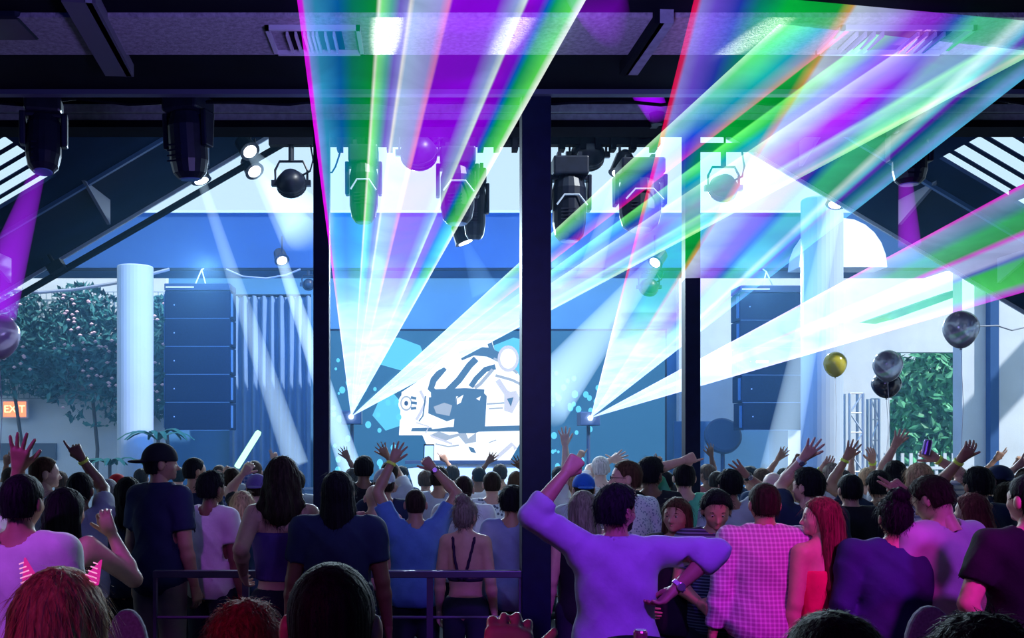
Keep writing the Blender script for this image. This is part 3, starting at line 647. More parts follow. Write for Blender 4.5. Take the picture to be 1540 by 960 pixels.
# ------------------------------------------------------------------ haze over the courtyard
def haze_mat():
    m = bpy.data.materials.new('haze'); m.use_nodes = True; nt = m.node_tree; nt.nodes.clear()
    out = nt.nodes.new('ShaderNodeOutputMaterial'); s = nt.nodes.new('ShaderNodeVolumeScatter')
    s.inputs['Color'].default_value = (.25, .58, 1, 1); s.inputs['Density'].default_value = .012; s.inputs['Anisotropy'].default_value = .25
    nt.links.new(s.outputs[0], out.inputs['Volume']); return m
HAZE = True
if HAZE:
    hz = MB().box((-12, 9.6, .02), (12, 21.2, 6.6)).build('stage_haze', haze_mat()); tag(hz, 'thin blue haze hanging over the stage and courtyard', 'haze', kind='stuff')
# ------------------------------------------------------------------ people: implicit bodies polygonised with surface nets
def surfnet(Fv, lo, h):
    ins = Fv < 0
    nx, ny, nz = Fv.shape; cx, cy, cz = nx-1, ny-1, nz-1
    acc = np.zeros((cx, cy, cz, 3), np.float32); cnt = np.zeros((cx, cy, cz), np.float32)
    def edges(ax):
        sl0 = [slice(None)]*3; sl1 = [slice(None)]*3; sl0[ax] = slice(0, -1); sl1[ax] = slice(1, None)
        a, b = Fv[tuple(sl0)], Fv[tuple(sl1)]; m = ins[tuple(sl0)] != ins[tuple(sl1)]
        return m, np.where(m, a/(np.where(m, a-b, 1)), 0).astype(np.float32)
    E = []
    for ax in range(3):
        m, t = edges(ax); E.append(m); o1, o2 = [k for k in range(3) if k != ax]
        for a in (0, 1):
            for b in (0, 1):
                sl = [None]*3; sl[ax] = slice(0, (cx, cy, cz)[ax]); sl[o1] = slice(a, a+(cx, cy, cz)[o1]); sl[o2] = slice(b, b+(cx, cy, cz)[o2])
                mm = m[tuple(sl)]; tt = t[tuple(sl)]
                acc[..., ax] += tt; acc[..., o1] += a*mm; acc[..., o2] += b*mm; cnt += mm
    act = cnt > 0
    if not act.any(): return np.zeros((0, 3)), np.zeros((0, 4), int)
    idx = np.full(act.shape, -1, np.int64); ii = np.argwhere(act); idx[act] = np.arange(len(ii))
    v = (ii+acc[act]/cnt[act][:, None])*h+np.array(lo)
    Q = []
    for ax in range(3):
        o1, o2 = [(1, 2), (2, 0), (0, 1)][ax]
        e = np.argwhere(E[ax]); ok = (e[:, o1] > 0) & (e[:, o2] > 0) & (e[:, o1] < (cx, cy, cz)[o1]) & (e[:, o2] < (cx, cy, cz)[o2]); e = e[ok]
        if not len(e): continue
        def c(a, b):
            q = e.copy(); q[:, o1] -= a; q[:, o2] -= b; return idx[q[:, 0], q[:, 1], q[:, 2]]
        quad = np.stack([c(1, 1), c(0, 1), c(0, 0), c(1, 0)], 1); s_in = ins[e[:, 0], e[:, 1], e[:, 2]]
        quad[~s_in] = quad[~s_in][:, ::-1]; Q.append(quad)
    return v, np.concatenate(Q)

class Field:
    def __init__(s, lo, hi, h):
        s.h = h; s.lo = np.array(lo, float)-2*h; n = np.ceil((np.array(hi)+2*h-s.lo)/h).astype(int)+1
        s.ax = [s.lo[k]+h*np.arange(n[k]) for k in range(3)]; s.F = np.full(tuple(n), .5, np.float32)
    def sub(s, lo, hi):
        sl = []
        for k in range(3):
            a = int(max(0, math.floor((lo[k]-s.lo[k])/s.h))); b = int(min(len(s.ax[k]), math.ceil((hi[k]-s.lo[k])/s.h)+1)); 
            if b <= a: return None, None
            sl.append(slice(a, b))
        X = s.ax[0][sl[0]][:, None, None]; Y = s.ax[1][sl[1]][None, :, None]; Z = s.ax[2][sl[2]][None, None, :]
        return tuple(sl), (X, Y, Z)
    def merge(s, sl, d, k, op):
        A = s.F[sl]
        if op == 'sub':
            s.F[sl] = np.maximum(A, -d); return
        if k > 0:
            hh = np.clip(.5+.5*(A-d)/k, 0, 1); s.F[sl] = A*(1-hh)+d*hh-k*hh*(1-hh)
        else: s.F[sl] = np.minimum(A, d)
    def cone(s, a, b, ra, rb, k=.02, op='add'):
        a = np.array(a, float); b = np.array(b, float); r = max(ra, rb)+k+2*s.h+.01
        sl, g = s.sub(np.minimum(a, b)-r, np.maximum(a, b)+r)
        if sl is None: return s
        X, Y, Z = g; ba = b-a; l2 = max(float(ba @ ba), 1e-9)
        t = np.clip(((X-a[0])*ba[0]+(Y-a[1])*ba[1]+(Z-a[2])*ba[2])/l2, 0, 1)
        d = np.sqrt((X-a[0]-t*ba[0])**2+(Y-a[1]-t*ba[1])**2+(Z-a[2]-t*ba[2])**2)-(ra+(rb-ra)*t)
        s.merge(sl, d, k, op); return s
    def ell(s, c, r, k=.02, op='add'):
        c = np.array(c, float); r = np.array(r, float); m = r+k+2*s.h+.01
        sl, g = s.sub(c-m, c+m)
        if sl is None: return s
        X, Y, Z = g; x, y, z = X-c[0], Y-c[1], Z-c[2]
        k0 = np.sqrt((x/r[0])**2+(y/r[1])**2+(z/r[2])**2); k1 = np.sqrt((x/r[0]**2)**2+(y/r[1]**2)**2+(z/r[2]**2)**2)+1e-6
        s.merge(sl, k0*(k0-1)/k1, k, op); return s
    def cut(s, fn):   # intersect with fn < 0
        X, Y, Z = s.ax[0][:, None, None], s.ax[1][None, :, None], s.ax[2][None, None, :]
        s.F = np.maximum(s.F, fn(X, Y, Z)).astype(np.float32); return s
    def noise(s, fn):
        X, Y, Z = s.ax[0][:, None, None], s.ax[1][None, :, None], s.ax[2][None, None, :]
        s.F = (s.F+fn(X, Y, Z)).astype(np.float32); return s
    def mesh(s, smooth=0):
        v, q = surfnet(s.F, s.lo+0, s.h)
        for _ in range(smooth):
            acc = np.zeros_like(v); n = np.zeros(len(v)); 
            for a, b_ in ((0, 1), (1, 2), (2, 3), (3, 0)):
                for i_, j_ in ((a, b_), (b_, a)):
                    for k in range(3): acc[:, k] += np.bincount(q[:, i_], v[q[:, j_], k], len(v))
                    n += np.bincount(q[:, i_], minlength=len(v))
            v = v*.45+.55*acc/np.maximum(n, 1)[:, None]
        return v, q

def npmesh(name, parts, m, parent, mats2=None):
    vs_, qs, n = [], [], 0
    for v, q in parts:
        if len(v): vs_.append(v); qs.append(q+n); n += len(v)
    if not n: return None
    v = np.concatenate(vs_).astype(np.float32); q = np.concatenate(qs).astype(np.int32)
    me = bpy.data.meshes.new(name); me.vertices.add(len(v)); me.vertices.foreach_set('co', v.ravel())
    me.loops.add(len(q)*4); me.loops.foreach_set('vertex_index', q.ravel()); me.polygons.add(len(q))
    me.polygons.foreach_set('loop_start', np.arange(0, len(q)*4, 4, dtype=np.int32)); me.update(calc_edges=True)
    me.polygons.foreach_set('use_smooth', np.ones(len(q), bool)); me.materials.append(m)
    o = bpy.data.objects.new(name, me); COL.objects.link(o); o.parent = parent; return o

SKIN = {'fair': (.62, .36, .27), 'tan': (.42, .23, .15), 'brown': (.22, .11, .07), 'dark': (.10, .05, .035), 'pale': (.78, .55, .46)}  # pale has strong stage light put into the skin colour
def skin(k): return mat('skin_'+k, SKIN[k], .5, var=.06, vscale=30, spec=.4)
HAIR = {'black': (.008, .008, .012), 'dark': (.025, .015, .012), 'brown': (.07, .035, .02), 'blond': (.45, .30, .17), 'ash': (.22, .18, .15), 'red': (.30, .03, .04), 'grey': (.3, .3, .32), 'auburn': (.16, .03, .04), 'white': (.75, .73, .7)}  # white has strong stage light put into the hair colour
def hairm(k):
    nm = 'hair_'+k
    if nm in _m: return _m[nm]
    m = mat(nm, HAIR[k], .65, spec=.1); nt = m.node_tree; b = nt.nodes['Principled BSDF']
    tc = nt.nodes.new('ShaderNodeTexCoord'); mp = nt.nodes.new('ShaderNodeMapping'); mp.inputs['Scale'].default_value = (90, 90, 4)
    n = nt.nodes.new('ShaderNodeTexNoise'); n.inputs['Scale'].default_value = 1; n.inputs['Detail'].default_value = 3
    nt.links.new(tc.outputs['Object'], mp.inputs[0]); nt.links.new(mp.outputs[0], n.inputs['Vector'])
    bp = nt.nodes.new('ShaderNodeBump'); bp.inputs['Strength'].default_value = .7; bp.inputs['Distance'].default_value = .01
    nt.links.new(n.outputs['Fac'], bp.inputs['Height']); nt.links.new(bp.outputs['Normal'], b.inputs['Normal'])
    r = nt.nodes.new('ShaderNodeMapRange'); r.inputs['From Min'].default_value = .3; r.inputs['From Max'].default_value = .7; r.inputs['To Min'].default_value = .45; r.inputs['To Max'].default_value = 1.5
    nt.links.new(n.outputs['Fac'], r.inputs['Value']); mx = nt.nodes.new('ShaderNodeVectorMath'); mx.operation = 'SCALE'; mx.inputs[0].default_value = HAIR[k]
    nt.links.new(r.outputs['Result'], mx.inputs['Scale']); nt.links.new(mx.outputs['Vector'], b.inputs['Base Color'])
    return m
def pattern_mat(name, kind, c1, c2, scale):
    if name in _m: return _m[name]
    m = bpy.data.materials.new(name); m.use_nodes = True; nt = m.node_tree; b = nt.nodes['Principled BSDF']; b.inputs['Roughness'].default_value = .8
    tc = nt.nodes.new('ShaderNodeTexCoord'); sp = nt.nodes.new('ShaderNodeSeparateXYZ'); nt.links.new(tc.outputs['Object'], sp.inputs[0])
    def stripe(sock):
        a = nt.nodes.new('ShaderNodeMath'); a.operation = 'MULTIPLY'; a.inputs[1].default_value = scale; nt.links.new(sock, a.inputs[0])
        f = nt.nodes.new('ShaderNodeMath'); f.operation = 'FRACT'; nt.links.new(a.outputs[0], f.inputs[0])
        g = nt.nodes.new('ShaderNodeMath'); g.operation = 'GREATER_THAN'; g.inputs[1].default_value = .6; nt.links.new(f.outputs[0], g.inputs[0]); return g.outputs[0]
    if kind == 'check':
        a, c = stripe(sp.outputs[0]), stripe(sp.outputs[2]); ad = nt.nodes.new('ShaderNodeMath'); ad.operation = 'ADD'; nt.links.new(a, ad.inputs[0]); nt.links.new(c, ad.inputs[1])
        h = nt.nodes.new('ShaderNodeMath'); h.operation = 'MULTIPLY'; h.inputs[1].default_value = .5; nt.links.new(ad.outputs[0], h.inputs[0]); fac = h.outputs[0]
    elif kind == 'stripe': fac = stripe(sp.outputs[2])
    else:
        v = nt.nodes.new('ShaderNodeTexVoronoi'); v.inputs['Scale'].default_value = scale; nt.links.new(tc.outputs['Object'], v.inputs['Vector'])
        g = nt.nodes.new('ShaderNodeMath'); g.operation = 'GREATER_THAN'; g.inputs[1].default_value = .35; nt.links.new(v.outputs['Distance'], g.inputs[0]); fac = g.outputs[0]
    mx = nt.nodes.new('ShaderNodeMixRGB'); mx.inputs[1].default_value = (*c1, 1); mx.inputs[2].default_value = (*c2, 1); nt.links.new(fac, mx.inputs[0]); nt.links.new(mx.outputs[0], b.inputs['Base Color'])
    _m[name] = m; return m
def cloth(c): 
    nm = 'cloth_%d_%d_%d' % tuple(int(x*100) for x in c); return mat(nm, c, .85, var=.1, vscale=9, bump=.25, bscale=35, spec=.25)

def z_ok(y): return y < 960
def strands(ho, hc, style, root, s, rr, n, M4):
    me = ho.data; nv = len(me.vertices); co = np.empty(nv*3, np.float32); no = np.empty(nv*3, np.float32)
    me.vertices.foreach_get('co', co); me.vertex_normals.foreach_get('vector', no); co = co.reshape(-1, 3); no = no.reshape(-1, 3)
    rs = np.random.RandomState(rr.randrange(9999)); ix = rs.randint(0, nv, n); p0 = co[ix]; nn = no[ix]
    crown = np.array(ho.data.vertices[int(co[:, 2].argmax())].co); out = p0-crown; out[:, 2] -= .05
    g = out/np.linalg.norm(out, axis=1)[:, None]+rs.normal(0, .25 if style not in ('bun', 'full') else .6, (n, 3)); g -= nn*(g*nn).sum(1)[:, None]; g /= np.linalg.norm(g, axis=1)[:, None]+1e-6
    L_, lift = {'buzz': (.006, .6), 'short': (.026, .28), 'full': (.035, .35), 'bun': (.05, .4)}.get(style, (.075, .10))
    L_ = L_*rs.uniform(.5, 1.3, n)[:, None]; lf = lift*rs.uniform(.2, 1.3, n)[:, None]; sd = np.cross(g, nn); wd = .0011 if n < 2000 else .0007
    P0 = p0-nn*.002; P1 = p0+g*L_*.5+nn*L_*lf*.45; P2 = p0+g*L_*.97+nn*L_*lf*.7-np.array([0, 0, 1])*L_*.15
    V = np.stack([P0-sd*wd, P0+sd*wd, P1-sd*wd, P1+sd*wd, P2-sd*wd*.3, P2+sd*wd*.3], 1).reshape(-1, 3); b_ = np.arange(n)[:, None]*6
    Q = np.concatenate([b_+np.array([0, 1, 3, 2]), b_+np.array([2, 3, 5, 4])])
    o = npmesh('loose_strands', [(V, Q)], hairm(hc), root); o['kind'] = 'stuff'
def ik(S, T, l1, l2, hint):
    S, T = Vector(S), Vector(T); D = T-S; d = max(min(D.length, l1+l2-.005), .12); u = D.normalized()
    a = (l1*l1-l2*l2+d*d)/(2*d); hh = math.sqrt(max(l1*l1-a*a, 0)); p = Vector(hint)-u*Vector(hint).dot(u); p.normalize()
    return S+u*a+p*hh, S+u*d

FING = {  # finger (x offset, length), curl in radians per joint
    'open': (.12, .1, .08), 'relax': (.45, .5, .35), 'fist': (1.45, 1.6, 1.1), 'grip': (1.0, .95, .7)}
def hand_mesh(wr, u, n, pose, side, s, h):
    """wr wrist, u finger direction, n palm normal (palm faces n), side +1/-1 = thumb side along u x n"""
    u = Vector(u).normalized(); n = Vector(n)-u*Vector(n).dot(u); n.normalize(); sd = u.cross(n)*side   # sd points to thumb
    W = Vector(wr)
    pts = []
    Fd = Field(np.array(W+u*.09*s)-.135*s, np.array(W+u*.09*s)+.135*s, h)
    c = lambda p: W+(sd*p[0]+u*p[1]+n*p[2])*s
    def seg(a, b, ra, rb, k=.006): Fd.cone(c(a), c(b), ra*s, rb*s, k)
    seg((0, -.05, 0), (0, .02, 0), .026, .025, .01)
    for i, x in enumerate((.030, .010, -.010, -.028)): seg((x*.5, .012, 0), (x, .088-.004*abs(i-1), 0), .018, .0145, .012)
    spread = {'open': .16, 'relax': .06}.get(pose, .03)
    for i, (x, L_) in enumerate(((.031, .074), (.010, .083), (-.011, .077), (-.030, .060))):
        cu = FING['open'] if pose == 'open' or (pose == 'point' and i == 0) or (pose == 'vee' and i < 2) else (FING['fist'] if pose in ('fist', 'point', 'vee') else FING.get(pose, FING['relax']))
        an = 0; p = Vector((x, .090-.004*abs(i-1), 0)); fan_ = spread*(1.4-i)*(1.5 if pose in ('open', 'vee') else 1)
        for q, (f, cv) in enumerate(zip((.46, .30, .24), cu)):
            an += cv; d = Vector((sin(fan_)*cos(an), cos(fan_)*cos(an), sin(an))); e = p+d*L_*f
            seg(p, e, .0098-.0008*q, .0090-.0008*q, .003); p = e
    tb = Vector((.022, .018, .008)); cl = pose in ('fist', 'point', 'vee')
    t1 = Vector((.048, .050, .020)); t2 = Vector((.066, .078, .022)) if not cl else Vector((.036, .078, .038)); t3 = Vector((.078, .102, .02)) if not cl else Vector((.012, .088, .045))
    seg(tb, t1, .017, .0125, .008); seg(t1, t2, .0115, .0105, .003); seg(t2, t3, .0105, .0085, .003)
    return Fd.mesh()

def person(px, ytop, d, label, yaw=0, hy=None, hp=0, top='tee', tc=(.05, .06, .1), hair='short', hc='dark', sk='tan', arms={}, cap=None, bands=(), tm=None, build=1.0, q=1, face=False,
           beard=False, stature=None, pants=(.02, .025, .05), glasses=False, hlen=.35, collar=False, group=None, tilt=0, extra=None):
    """px,ytop: top of the head in the frame, d its depth. yaw 0 = back to the camera. arms: 'L'/'R' (left / right in the frame): (px, py, dd, pose, elbow hint) or named pose"""
    top_z = CZ+(PY0-ytop)*d/F
    X = (px-PX0)*d/F; H = stature or top_z; H = max(1.5, min(H, 1.98)); z0 = top_z-H; s = (H-.012)/1.75
    yawr = R(yaw); root = thing('person', label, 'person', (X, d, z0 if abs(z0) > .03 else 0), (0, 0, yawr), group=group)
    if abs(z0) > .03:   # shorter or taller than plausible: keep feet on the ground by scaling stature instead
        H = top_z; s = (H-.012)/1.75; root.location.z = 0
    Rz = Matrix.Rotation(-yawr, 3, 'Z'); bw = build
    hb = (.0098 if d < 7.3 else .013) if q == 1 else .022
    hh_ = .007 if q == 1 else .013
    hcz = 1.53*s; nb = Vector((0, -.012*s, 1.46*s)); headO = Vector((0, .004*s, hcz+.0*s))
    lw = tilt
    SH = .165*s*bw
    sh = {-1: Vector((-SH, 0, 1.425*s)), 1: Vector((SH, 0, 1.425*s))}
    A = {}
    flip = abs(((yaw+180) % 360)-180) > 90
    for key in ('L', 'R'):
        sgn = -1 if key == 'L' else 1
        if flip: sgn = -sgn
        spec = arms.get(key, 'down'); S = sh[sgn]; pose = 'relax'
        if isinstance(spec, str):
            if spec == 'down': T = Vector((sgn*(.25*bw), .05, .80))*s; hint = (sgn*.3, -1, 0)
            elif spec == 'hip': T = Vector((sgn*.205*bw, -.055, 1.0))*s; hint = (sgn*1, -.25, 0); pose = 'relax'
            elif spec == 'front': T = Vector((sgn*.12, .30, 1.08))*s; hint = (sgn*.5, -.3, -1); pose = 'relax'
            elif spec == 'up': T = Vector((sgn*.22, .1, 1.93))*s; hint = (sgn*1, .2, 0); pose = 'open'
            elif spec == 'cross': T = Vector((-sgn*.05, .24, 1.12))*s; hint = (sgn*1, 0, -1); pose = 'grip'
            fd = None
        else:
            hx, hy_, dd = spec[:3]; pose = spec[3] if len(spec) > 3 else 'open'; eh = spec[4] if len(spec) > 4 else (sgn*.3, 1, -.5)
            wv = P(hx, hy_, d+dd)-Vector((X, d, 0)); T = Rz @ wv; hint = eh
        if T.z > 1.5*s: S = S+Vector((-sgn*.01, 0, .035))*s
        E, W = ik(S, T, .285*s, .262*s, hint); A[sgn] = (S, E, W, pose, T)
    # ---------------- body
    zs = [v.z for a in A.values() for v in a[:3]]; xs = [v.x for a in A.values() for v in a[:3]]; ys = [v.y for a in A.values() for v in a[:3]]
    lo = (min(xs+[-.22*s*bw])-.08, min(ys+[-.16])-.08, -.02); hi = (max(xs+[.22*s*bw])+.08, max(ys+[.22])+.08, max(zs+[1.56*s])+.06)
    B = Field(lo, hi, hb*1.25)
    def limbs(Fd, off=0, arm_to=1.0, legs=True, torso=True, k=.03, arms_on=True):
        if torso:
            Fd.ell((0, .0, 1.27*s), (.158*s*bw+off, .108*s*bw+off, .21*s+off), k).ell((0, .005, 1.09*s), (.138*s*bw+off, .098*s*bw+off, .17*s+off), k+.02).ell((0, -.01, .94*s), (.165*s*bw+off, .12*s*bw+off, .125*s+off), k+.02)
            Fd.cone((-SH*.88, -.005, 1.415*s), (SH*.88, -.005, 1.415*s), .056*s+off, .056*s+off, k+.02)
            for g in (-1, 1): Fd.cone((g*.03*s, -.012, 1.475*s), (g*.12*s, -.01, 1.435*s), .042*s+off*.7, .045*s+off*.7, k)
        if arms_on:
            for g, (S, E, W, _, _) in A.items():
                Fd.cone(S, E if arm_to >= .5 else S.lerp(E, arm_to*2), .056*s*bw**.5+off, (.043*s if arm_to >= .5 else .050*s)+off, .02)
                if arm_to > .5:
                    e2 = E.lerp(W, (arm_to-.5)*2); M_ = E.lerp(W, .3); Fd.cone(E, M_, .040*s+off, .043*s+off, .015); Fd.cone(M_, e2, .043*s+off, .028*s+off*1.1, .015)
        if legs:
            for g in (-1, 1):
                Fd.cone((g*.085*s, 0, .92*s), (g*.10*s, .015, .49*s), .088*s*bw+off, .058*s+off, .02); Fd.cone((g*.10*s, .0, .49*s), (g*.105*s, -.02, .09*s), .056*s+off, .038*s+off, .02)
    limbs(B); B.cone((0, -.015*s, 1.44*s), (0, .0, 1.57*s), .056*s, .053*s, .02)
    for g in (-1, 1): B.cone((g*.105*s, -.03, .045), (g*.115*s, .13*s, .04), .04, .033, .02)
    if top in ('strapless', 'straps', 'dress', 'tank') and hair in ('long', 'bun', 'wavy', 'ponytail'):
        B.cone((0, -.125*s, 1.0*s), (0, -.13*s, 1.35*s), .008, .006, .03, 'sub')
    body = [B.mesh()]
    # ---------------- head in its own frame
    hs = s*.97
    Hd = Field((-.115*hs, -.125*hs, -.10*hs), (.115*hs, .155*hs, .225*hs), hh_)
    v3 = lambda *a: tuple(x*hs for x in a)
    Hd.ell(v3(0, .0, .118), v3(.077, .096, .088), .01).ell(v3(0, .03, .085), v3(.066, .068, .07), .03).ell(v3(0, .035, .045), v3(.052, .058, .052), .03).cone(v3(0, -.012, -.12), v3(0, -.005, .05), .053*hs, .054*hs, .025)
    Hd.ell(v3(0, .082, .014), v3(.022, .018, .018), .02).cone(v3(0, .094, .098), v3(0, .113, .064), .008*hs, .0125*hs, .01).cone(v3(-.012, .098, .06), v3(.012, .098, .06), .009*hs, .009*hs, .008)
    Hd.cone(v3(-.034, .082, .117), v3(.034, .082, .117), .011*hs, .011*hs, .012)
    for g in (-1, 1):
        Hd.ell(v3(g*.031, .099, .097), v3(.017, .013, .011), 0, 'sub').ell(v3(g*.045, .062, .07), v3(.02, .02, .018), .015)
        Hd.ell(v3(g*.083, -.008, .086), v3(.013, .021, .033), .006); Hd.ell(v3(g*.031, .083, .097), v3(.014, .012, .011), 0)
    Hd.cone(v3(-.018, .092, .038), v3(.018, .092, .038), .0085*hs, .0085*hs, .006)
    hyaw = R(hy if hy is not None else 0); M4 = Matrix.Rotation(hyaw, 3, 'Z') @ Matrix.Rotation(R(hp), 3, 'X') @ Matrix.Rotation(R(tilt), 3, 'Y')
    Mn = np.array(M4); hO = np.array(headO)
    tf = lambda mesh: (mesh[0] @ Mn.T+hO, mesh[1]) if len(mesh[0]) else mesh
    body.append(tf(Hd.mesh()))
    fw = Rz @ Vector((0, 1, 0))
    for g, (S, E, W, pose, T) in A.items():
        u = (W-E).normalized(); raised = W.z > 1.5*s
        if isinstance(arms.get('L' if (g < 0) != flip else 'R', 'down'), str) and not raised:
            n = Vector((-g, 0, 0)); 
            if arms.get('L' if (g < 0) != flip else 'R') == 'hip': u = Vector((-g*.7, .7, -.2)); n = Vector((-g*.3, -.2, -.9))
        else: n = fw if raised else Vector((-g*.6, 0, .5))
        # thumb towards the body midline when palm faces forward and the arm is up
        sdv = u.cross(n)
        side = 1 if sdv.dot(Vector((-g, 0, 0))) > 0 else -1
        if not raised: side = 1 if sdv.dot(Vector((0, 1, 0))) > 0 else -1
        hm = .0058 if q == 1 and (raised or pose != 'relax' or W.z > .95*s) else .011
        if q == 1 or raised: body.append(hand_mesh(W, u, n, pose, side, s, hm))
        else:
            Fh = Field(np.array(W)-.12, np.array(W)+.12, .013); Fh.cone(W, W+u*.07*s, .028*s, .03*s).cone(W+u*.07*s, W+u*.14*s, .025*s, .014*s); body.append(Fh.mesh())
    npmesh('body', body, skin(sk), root)
    # ---------------- clothes
    rr = random.Random(int(px*7+ytop)); ph = [rr.uniform(0, 6) for _ in range(6)]
    def wr(amp): return lambda X_, Y_, Z_: amp*(np.sin(Z_*31+X_*14+ph[0])*np.sin(X_*23-Y_*9+Z_*7+ph[1])-2.2*(1-np.abs(np.sin(Z_*13+X_*(15 if ph[3] > 3 else -17)+ph[2]+Y_*9)))**4*np.abs(np.sin(X_*9+Z_*5+ph[3]))-1.5*(1-np.abs(np.sin(X_*21-Z_*6+ph[4]+2*np.sin(Z_*8))))**4*np.clip((1.35*s-Z_)*3, 0, 1))
    off = .020*s
    if top != 'none':
        C = Field((lo[0]-.03, lo[1]-.03, .74*s), (hi[0]+.03, hi[1]+.03, hi[2]+.03), hb*1.15)
        a_to = {'tee': .32, 'long': .93, 'polo': .36, 'rolled': .72}.get(top, 0)
        if top in ('tee', 'long', 'polo', 'rolled'):
            limbs(C, off, a_to, False, k=.035)
            C.ell((0, 0, 1.0*s), (.165*s*bw+off, .125*s*bw+off, .2*s), .05)
            hem = .86*s if top == 'tee' else .83*s
            C.noise(wr(.0042)); C.cut(lambda X_, Y_, Z_: hem-Z_+0*X_+0*Y_)
            nk = .058 if collar else .079
            if collar: C.cone((0, -.018*s, 1.455*s), (0, .004, 1.52*s), .072*s, .069*s, .01); C.cut(lambda X_, Y_, Z_: np.where((X_**2+Y_**2) < (.1*s)**2, Z_-1.515*s-.0*X_, -.1)+0*Z_)
            C.cone((0, -.012*s, 1.47*s), (0, .01, 1.6*s), nk*s, (nk+.01)*s, 0, 'sub')
            for g, (S, E, W, _, _) in A.items():   # clean sleeve ends
                e2 = S.lerp(E, a_to*2) if a_to < .5 else E.lerp(W, (a_to-.5)*2); uu = ((E-S) if a_to < .5 else (W-E)).normalized(); r_ = .10*s
                sl, gg = C.sub(np.array(e2)-r_, np.array(e2)+r_); uu = Vector(uu)
                if sl is not None:
                    ta = (gg[0]-e2.x)*uu.x+(gg[1]-e2.y)*uu.y+(gg[2]-e2.z)*uu.z
                    rad = np.sqrt(np.maximum((gg[0]-e2.x)**2+(gg[1]-e2.y)**2+(gg[2]-e2.z)**2-ta**2, 0)); C.F[sl] = np.where(rad < .072*s, np.maximum(C.F[sl], ta), C.F[sl])
            nm = 'shirt'
        elif top == 'tank':
            limbs(C, .012*s, 0, False, k=.03, arms_on=False); C.cut(lambda X_, Y_, Z_: np.maximum(.86*s-Z_, np.where(np.abs(X_) > .125*s, Z_-1.36*s, -.1))+0*Y_); C.cone((0, -.012*s, 1.45*s), (0, .01, 1.6*s), .085*s, .09*s, 0, 'sub'); nm = 'tank_top'
        elif top == 'strapless':
            limbs(C, .014*s, 0, False, k=.03, arms_on=False); C.noise(lambda X_, Y_, Z_: .003*np.sin(np.arctan2(X_, Y_)*40)+0*Z_); C.cut(lambda X_, Y_, Z_: np.maximum(1.06*s-Z_, Z_-1.33*s)+0*X_+0*Y_); nm = 'strapless_top'
        elif top == 'straps':
            C.ell((0, .0, 1.25*s), (.176*s*bw, .13*s*bw, .22*s), .02); C.cut(lambda X_, Y_, Z_: np.maximum(1.13*s-Z_, Z_-np.where(Y_ > .02, 1.33*s, 1.165*s))+0*X_)
            for g in (-1, 1):
                C.cone((g*.02*s, -.125*s, 1.16*s), (g*.055*s, -.118*s, 1.30*s), .013, .013, 0); C.cone((g*.055*s, -.118*s, 1.30*s), (g*.085*s, -.06*s, 1.46*s), .013, .013, 0); C.cone((g*.075*s, -.055*s, 1.455*s), (g*.09*s, .10*s, 1.33*s), .012, .012, 0)
            nm = 'strap_top'
        elif top == 'dress':
            limbs(C, .016*s, 0, False, k=.03, arms_on=False); C.cut(lambda X_, Y_, Z_: np.maximum(.76*s-Z_, Z_-1.37*s)+0*X_+0*Y_)
            for g in (-1, 1): C.cone((g*.09*s, -.095*s, 1.33*s), (g*.08*s, -.03*s, 1.46*s), .014, .014, 0)
            nm = 'dress'
        npmesh(nm, [C.mesh(2 if q == 1 else 1)], tm or cloth(tc), root)
    D_ = Field((-.26*s*bw, -.2, .05), (.26*s*bw, .22, 1.06*s), hb*1.5)
    limbs(D_, .016*s, 0, True, torso=False, arms_on=False); D_.ell((0, -.008, .95*s), (.175*s*bw, .13*s*bw, .13*s), .03); D_.cut(lambda X_, Y_, Z_: np.maximum(Z_-1.02*s, .07-Z_)+0*X_+0*Y_)
    npmesh('trousers', [D_.mesh(1)], cloth(pants), root)
    for g in (-1, 1):
        Sx = Field((g*.11*s-.08, -.12, -.01), (g*.11*s+.08, .2, .14), .014); Sx.cone((g*.105*s, -.04, .05), (g*.115*s, .12*s, .045), .05, .045, .02); Sx.cut(lambda X_, Y_, Z_: .004-Z_+0*X_+0*Y_)
        npmesh('shoe', [Sx.mesh()], mat('shoe_dark', (.02, .02, .03), .5), root)
    # ---------------- hair, cap, extras
    hf = .007 if q == 1 else .013
    def face_cut(Fd, b=.0): Fd.cut(lambda X_, Y_, Z_: np.minimum((Y_-(.040+b)*hs)-.50*(Z_-.09*hs)+.25*np.abs(X_), .4)+0*X_)
    amp = {'short': .0014, 'full': .0028, 'buzz': .0004}.get(hair, .0026)
    strand = lambda X_, Y_, Z_: amp*np.sin(np.arctan2(X_, -Y_+1e-4)*26+Z_*14+ph[4])+amp*.7*np.sin(X_*110+Z_*60+ph[5])*np.sin(Y_*95+Z_*40)
    if hair in ('short', 'full', 'buzz'):
        o_ = {'short': .010, 'full': .020, 'buzz': .0045}[hair]
        Hf = Field(v3(-.13, -.15, -.02), v3(.13, .14, .26), hf)
        Hf.ell(v3(0, -.002, .12), tuple(x*hs+o_ for x in (.077, .096, .09)), .0).ell(v3(0, -.03, .07), tuple(x*hs+o_*.7 for x in (.066, .06, .06)), .02)
        if hair == 'full': Hf.ell(v3(.01, .02, .19), v3(.06, .075, .035), .02)
        Hf.noise(strand); face_cut(Hf); lowz = .035
        Hf.cut(lambda X_, Y_, Z_: (lowz*hs-Z_)+np.where(Y_ > -.02*hs, .035*hs, 0)+0*X_)
        for g in (-1, 1): Hf.ell(v3(g*.09, .002, .082), v3(.024, .03, .04), 0, 'sub')
        parts = [tf(Hf.mesh())]
    elif hair in ('long', 'wavy', 'dread', 'ponytail', 'bun', 'bob'):
        LL = {'bob': .12, 'dread': .22, 'bun': .02, 'ponytail': .02}.get(hair, hlen)
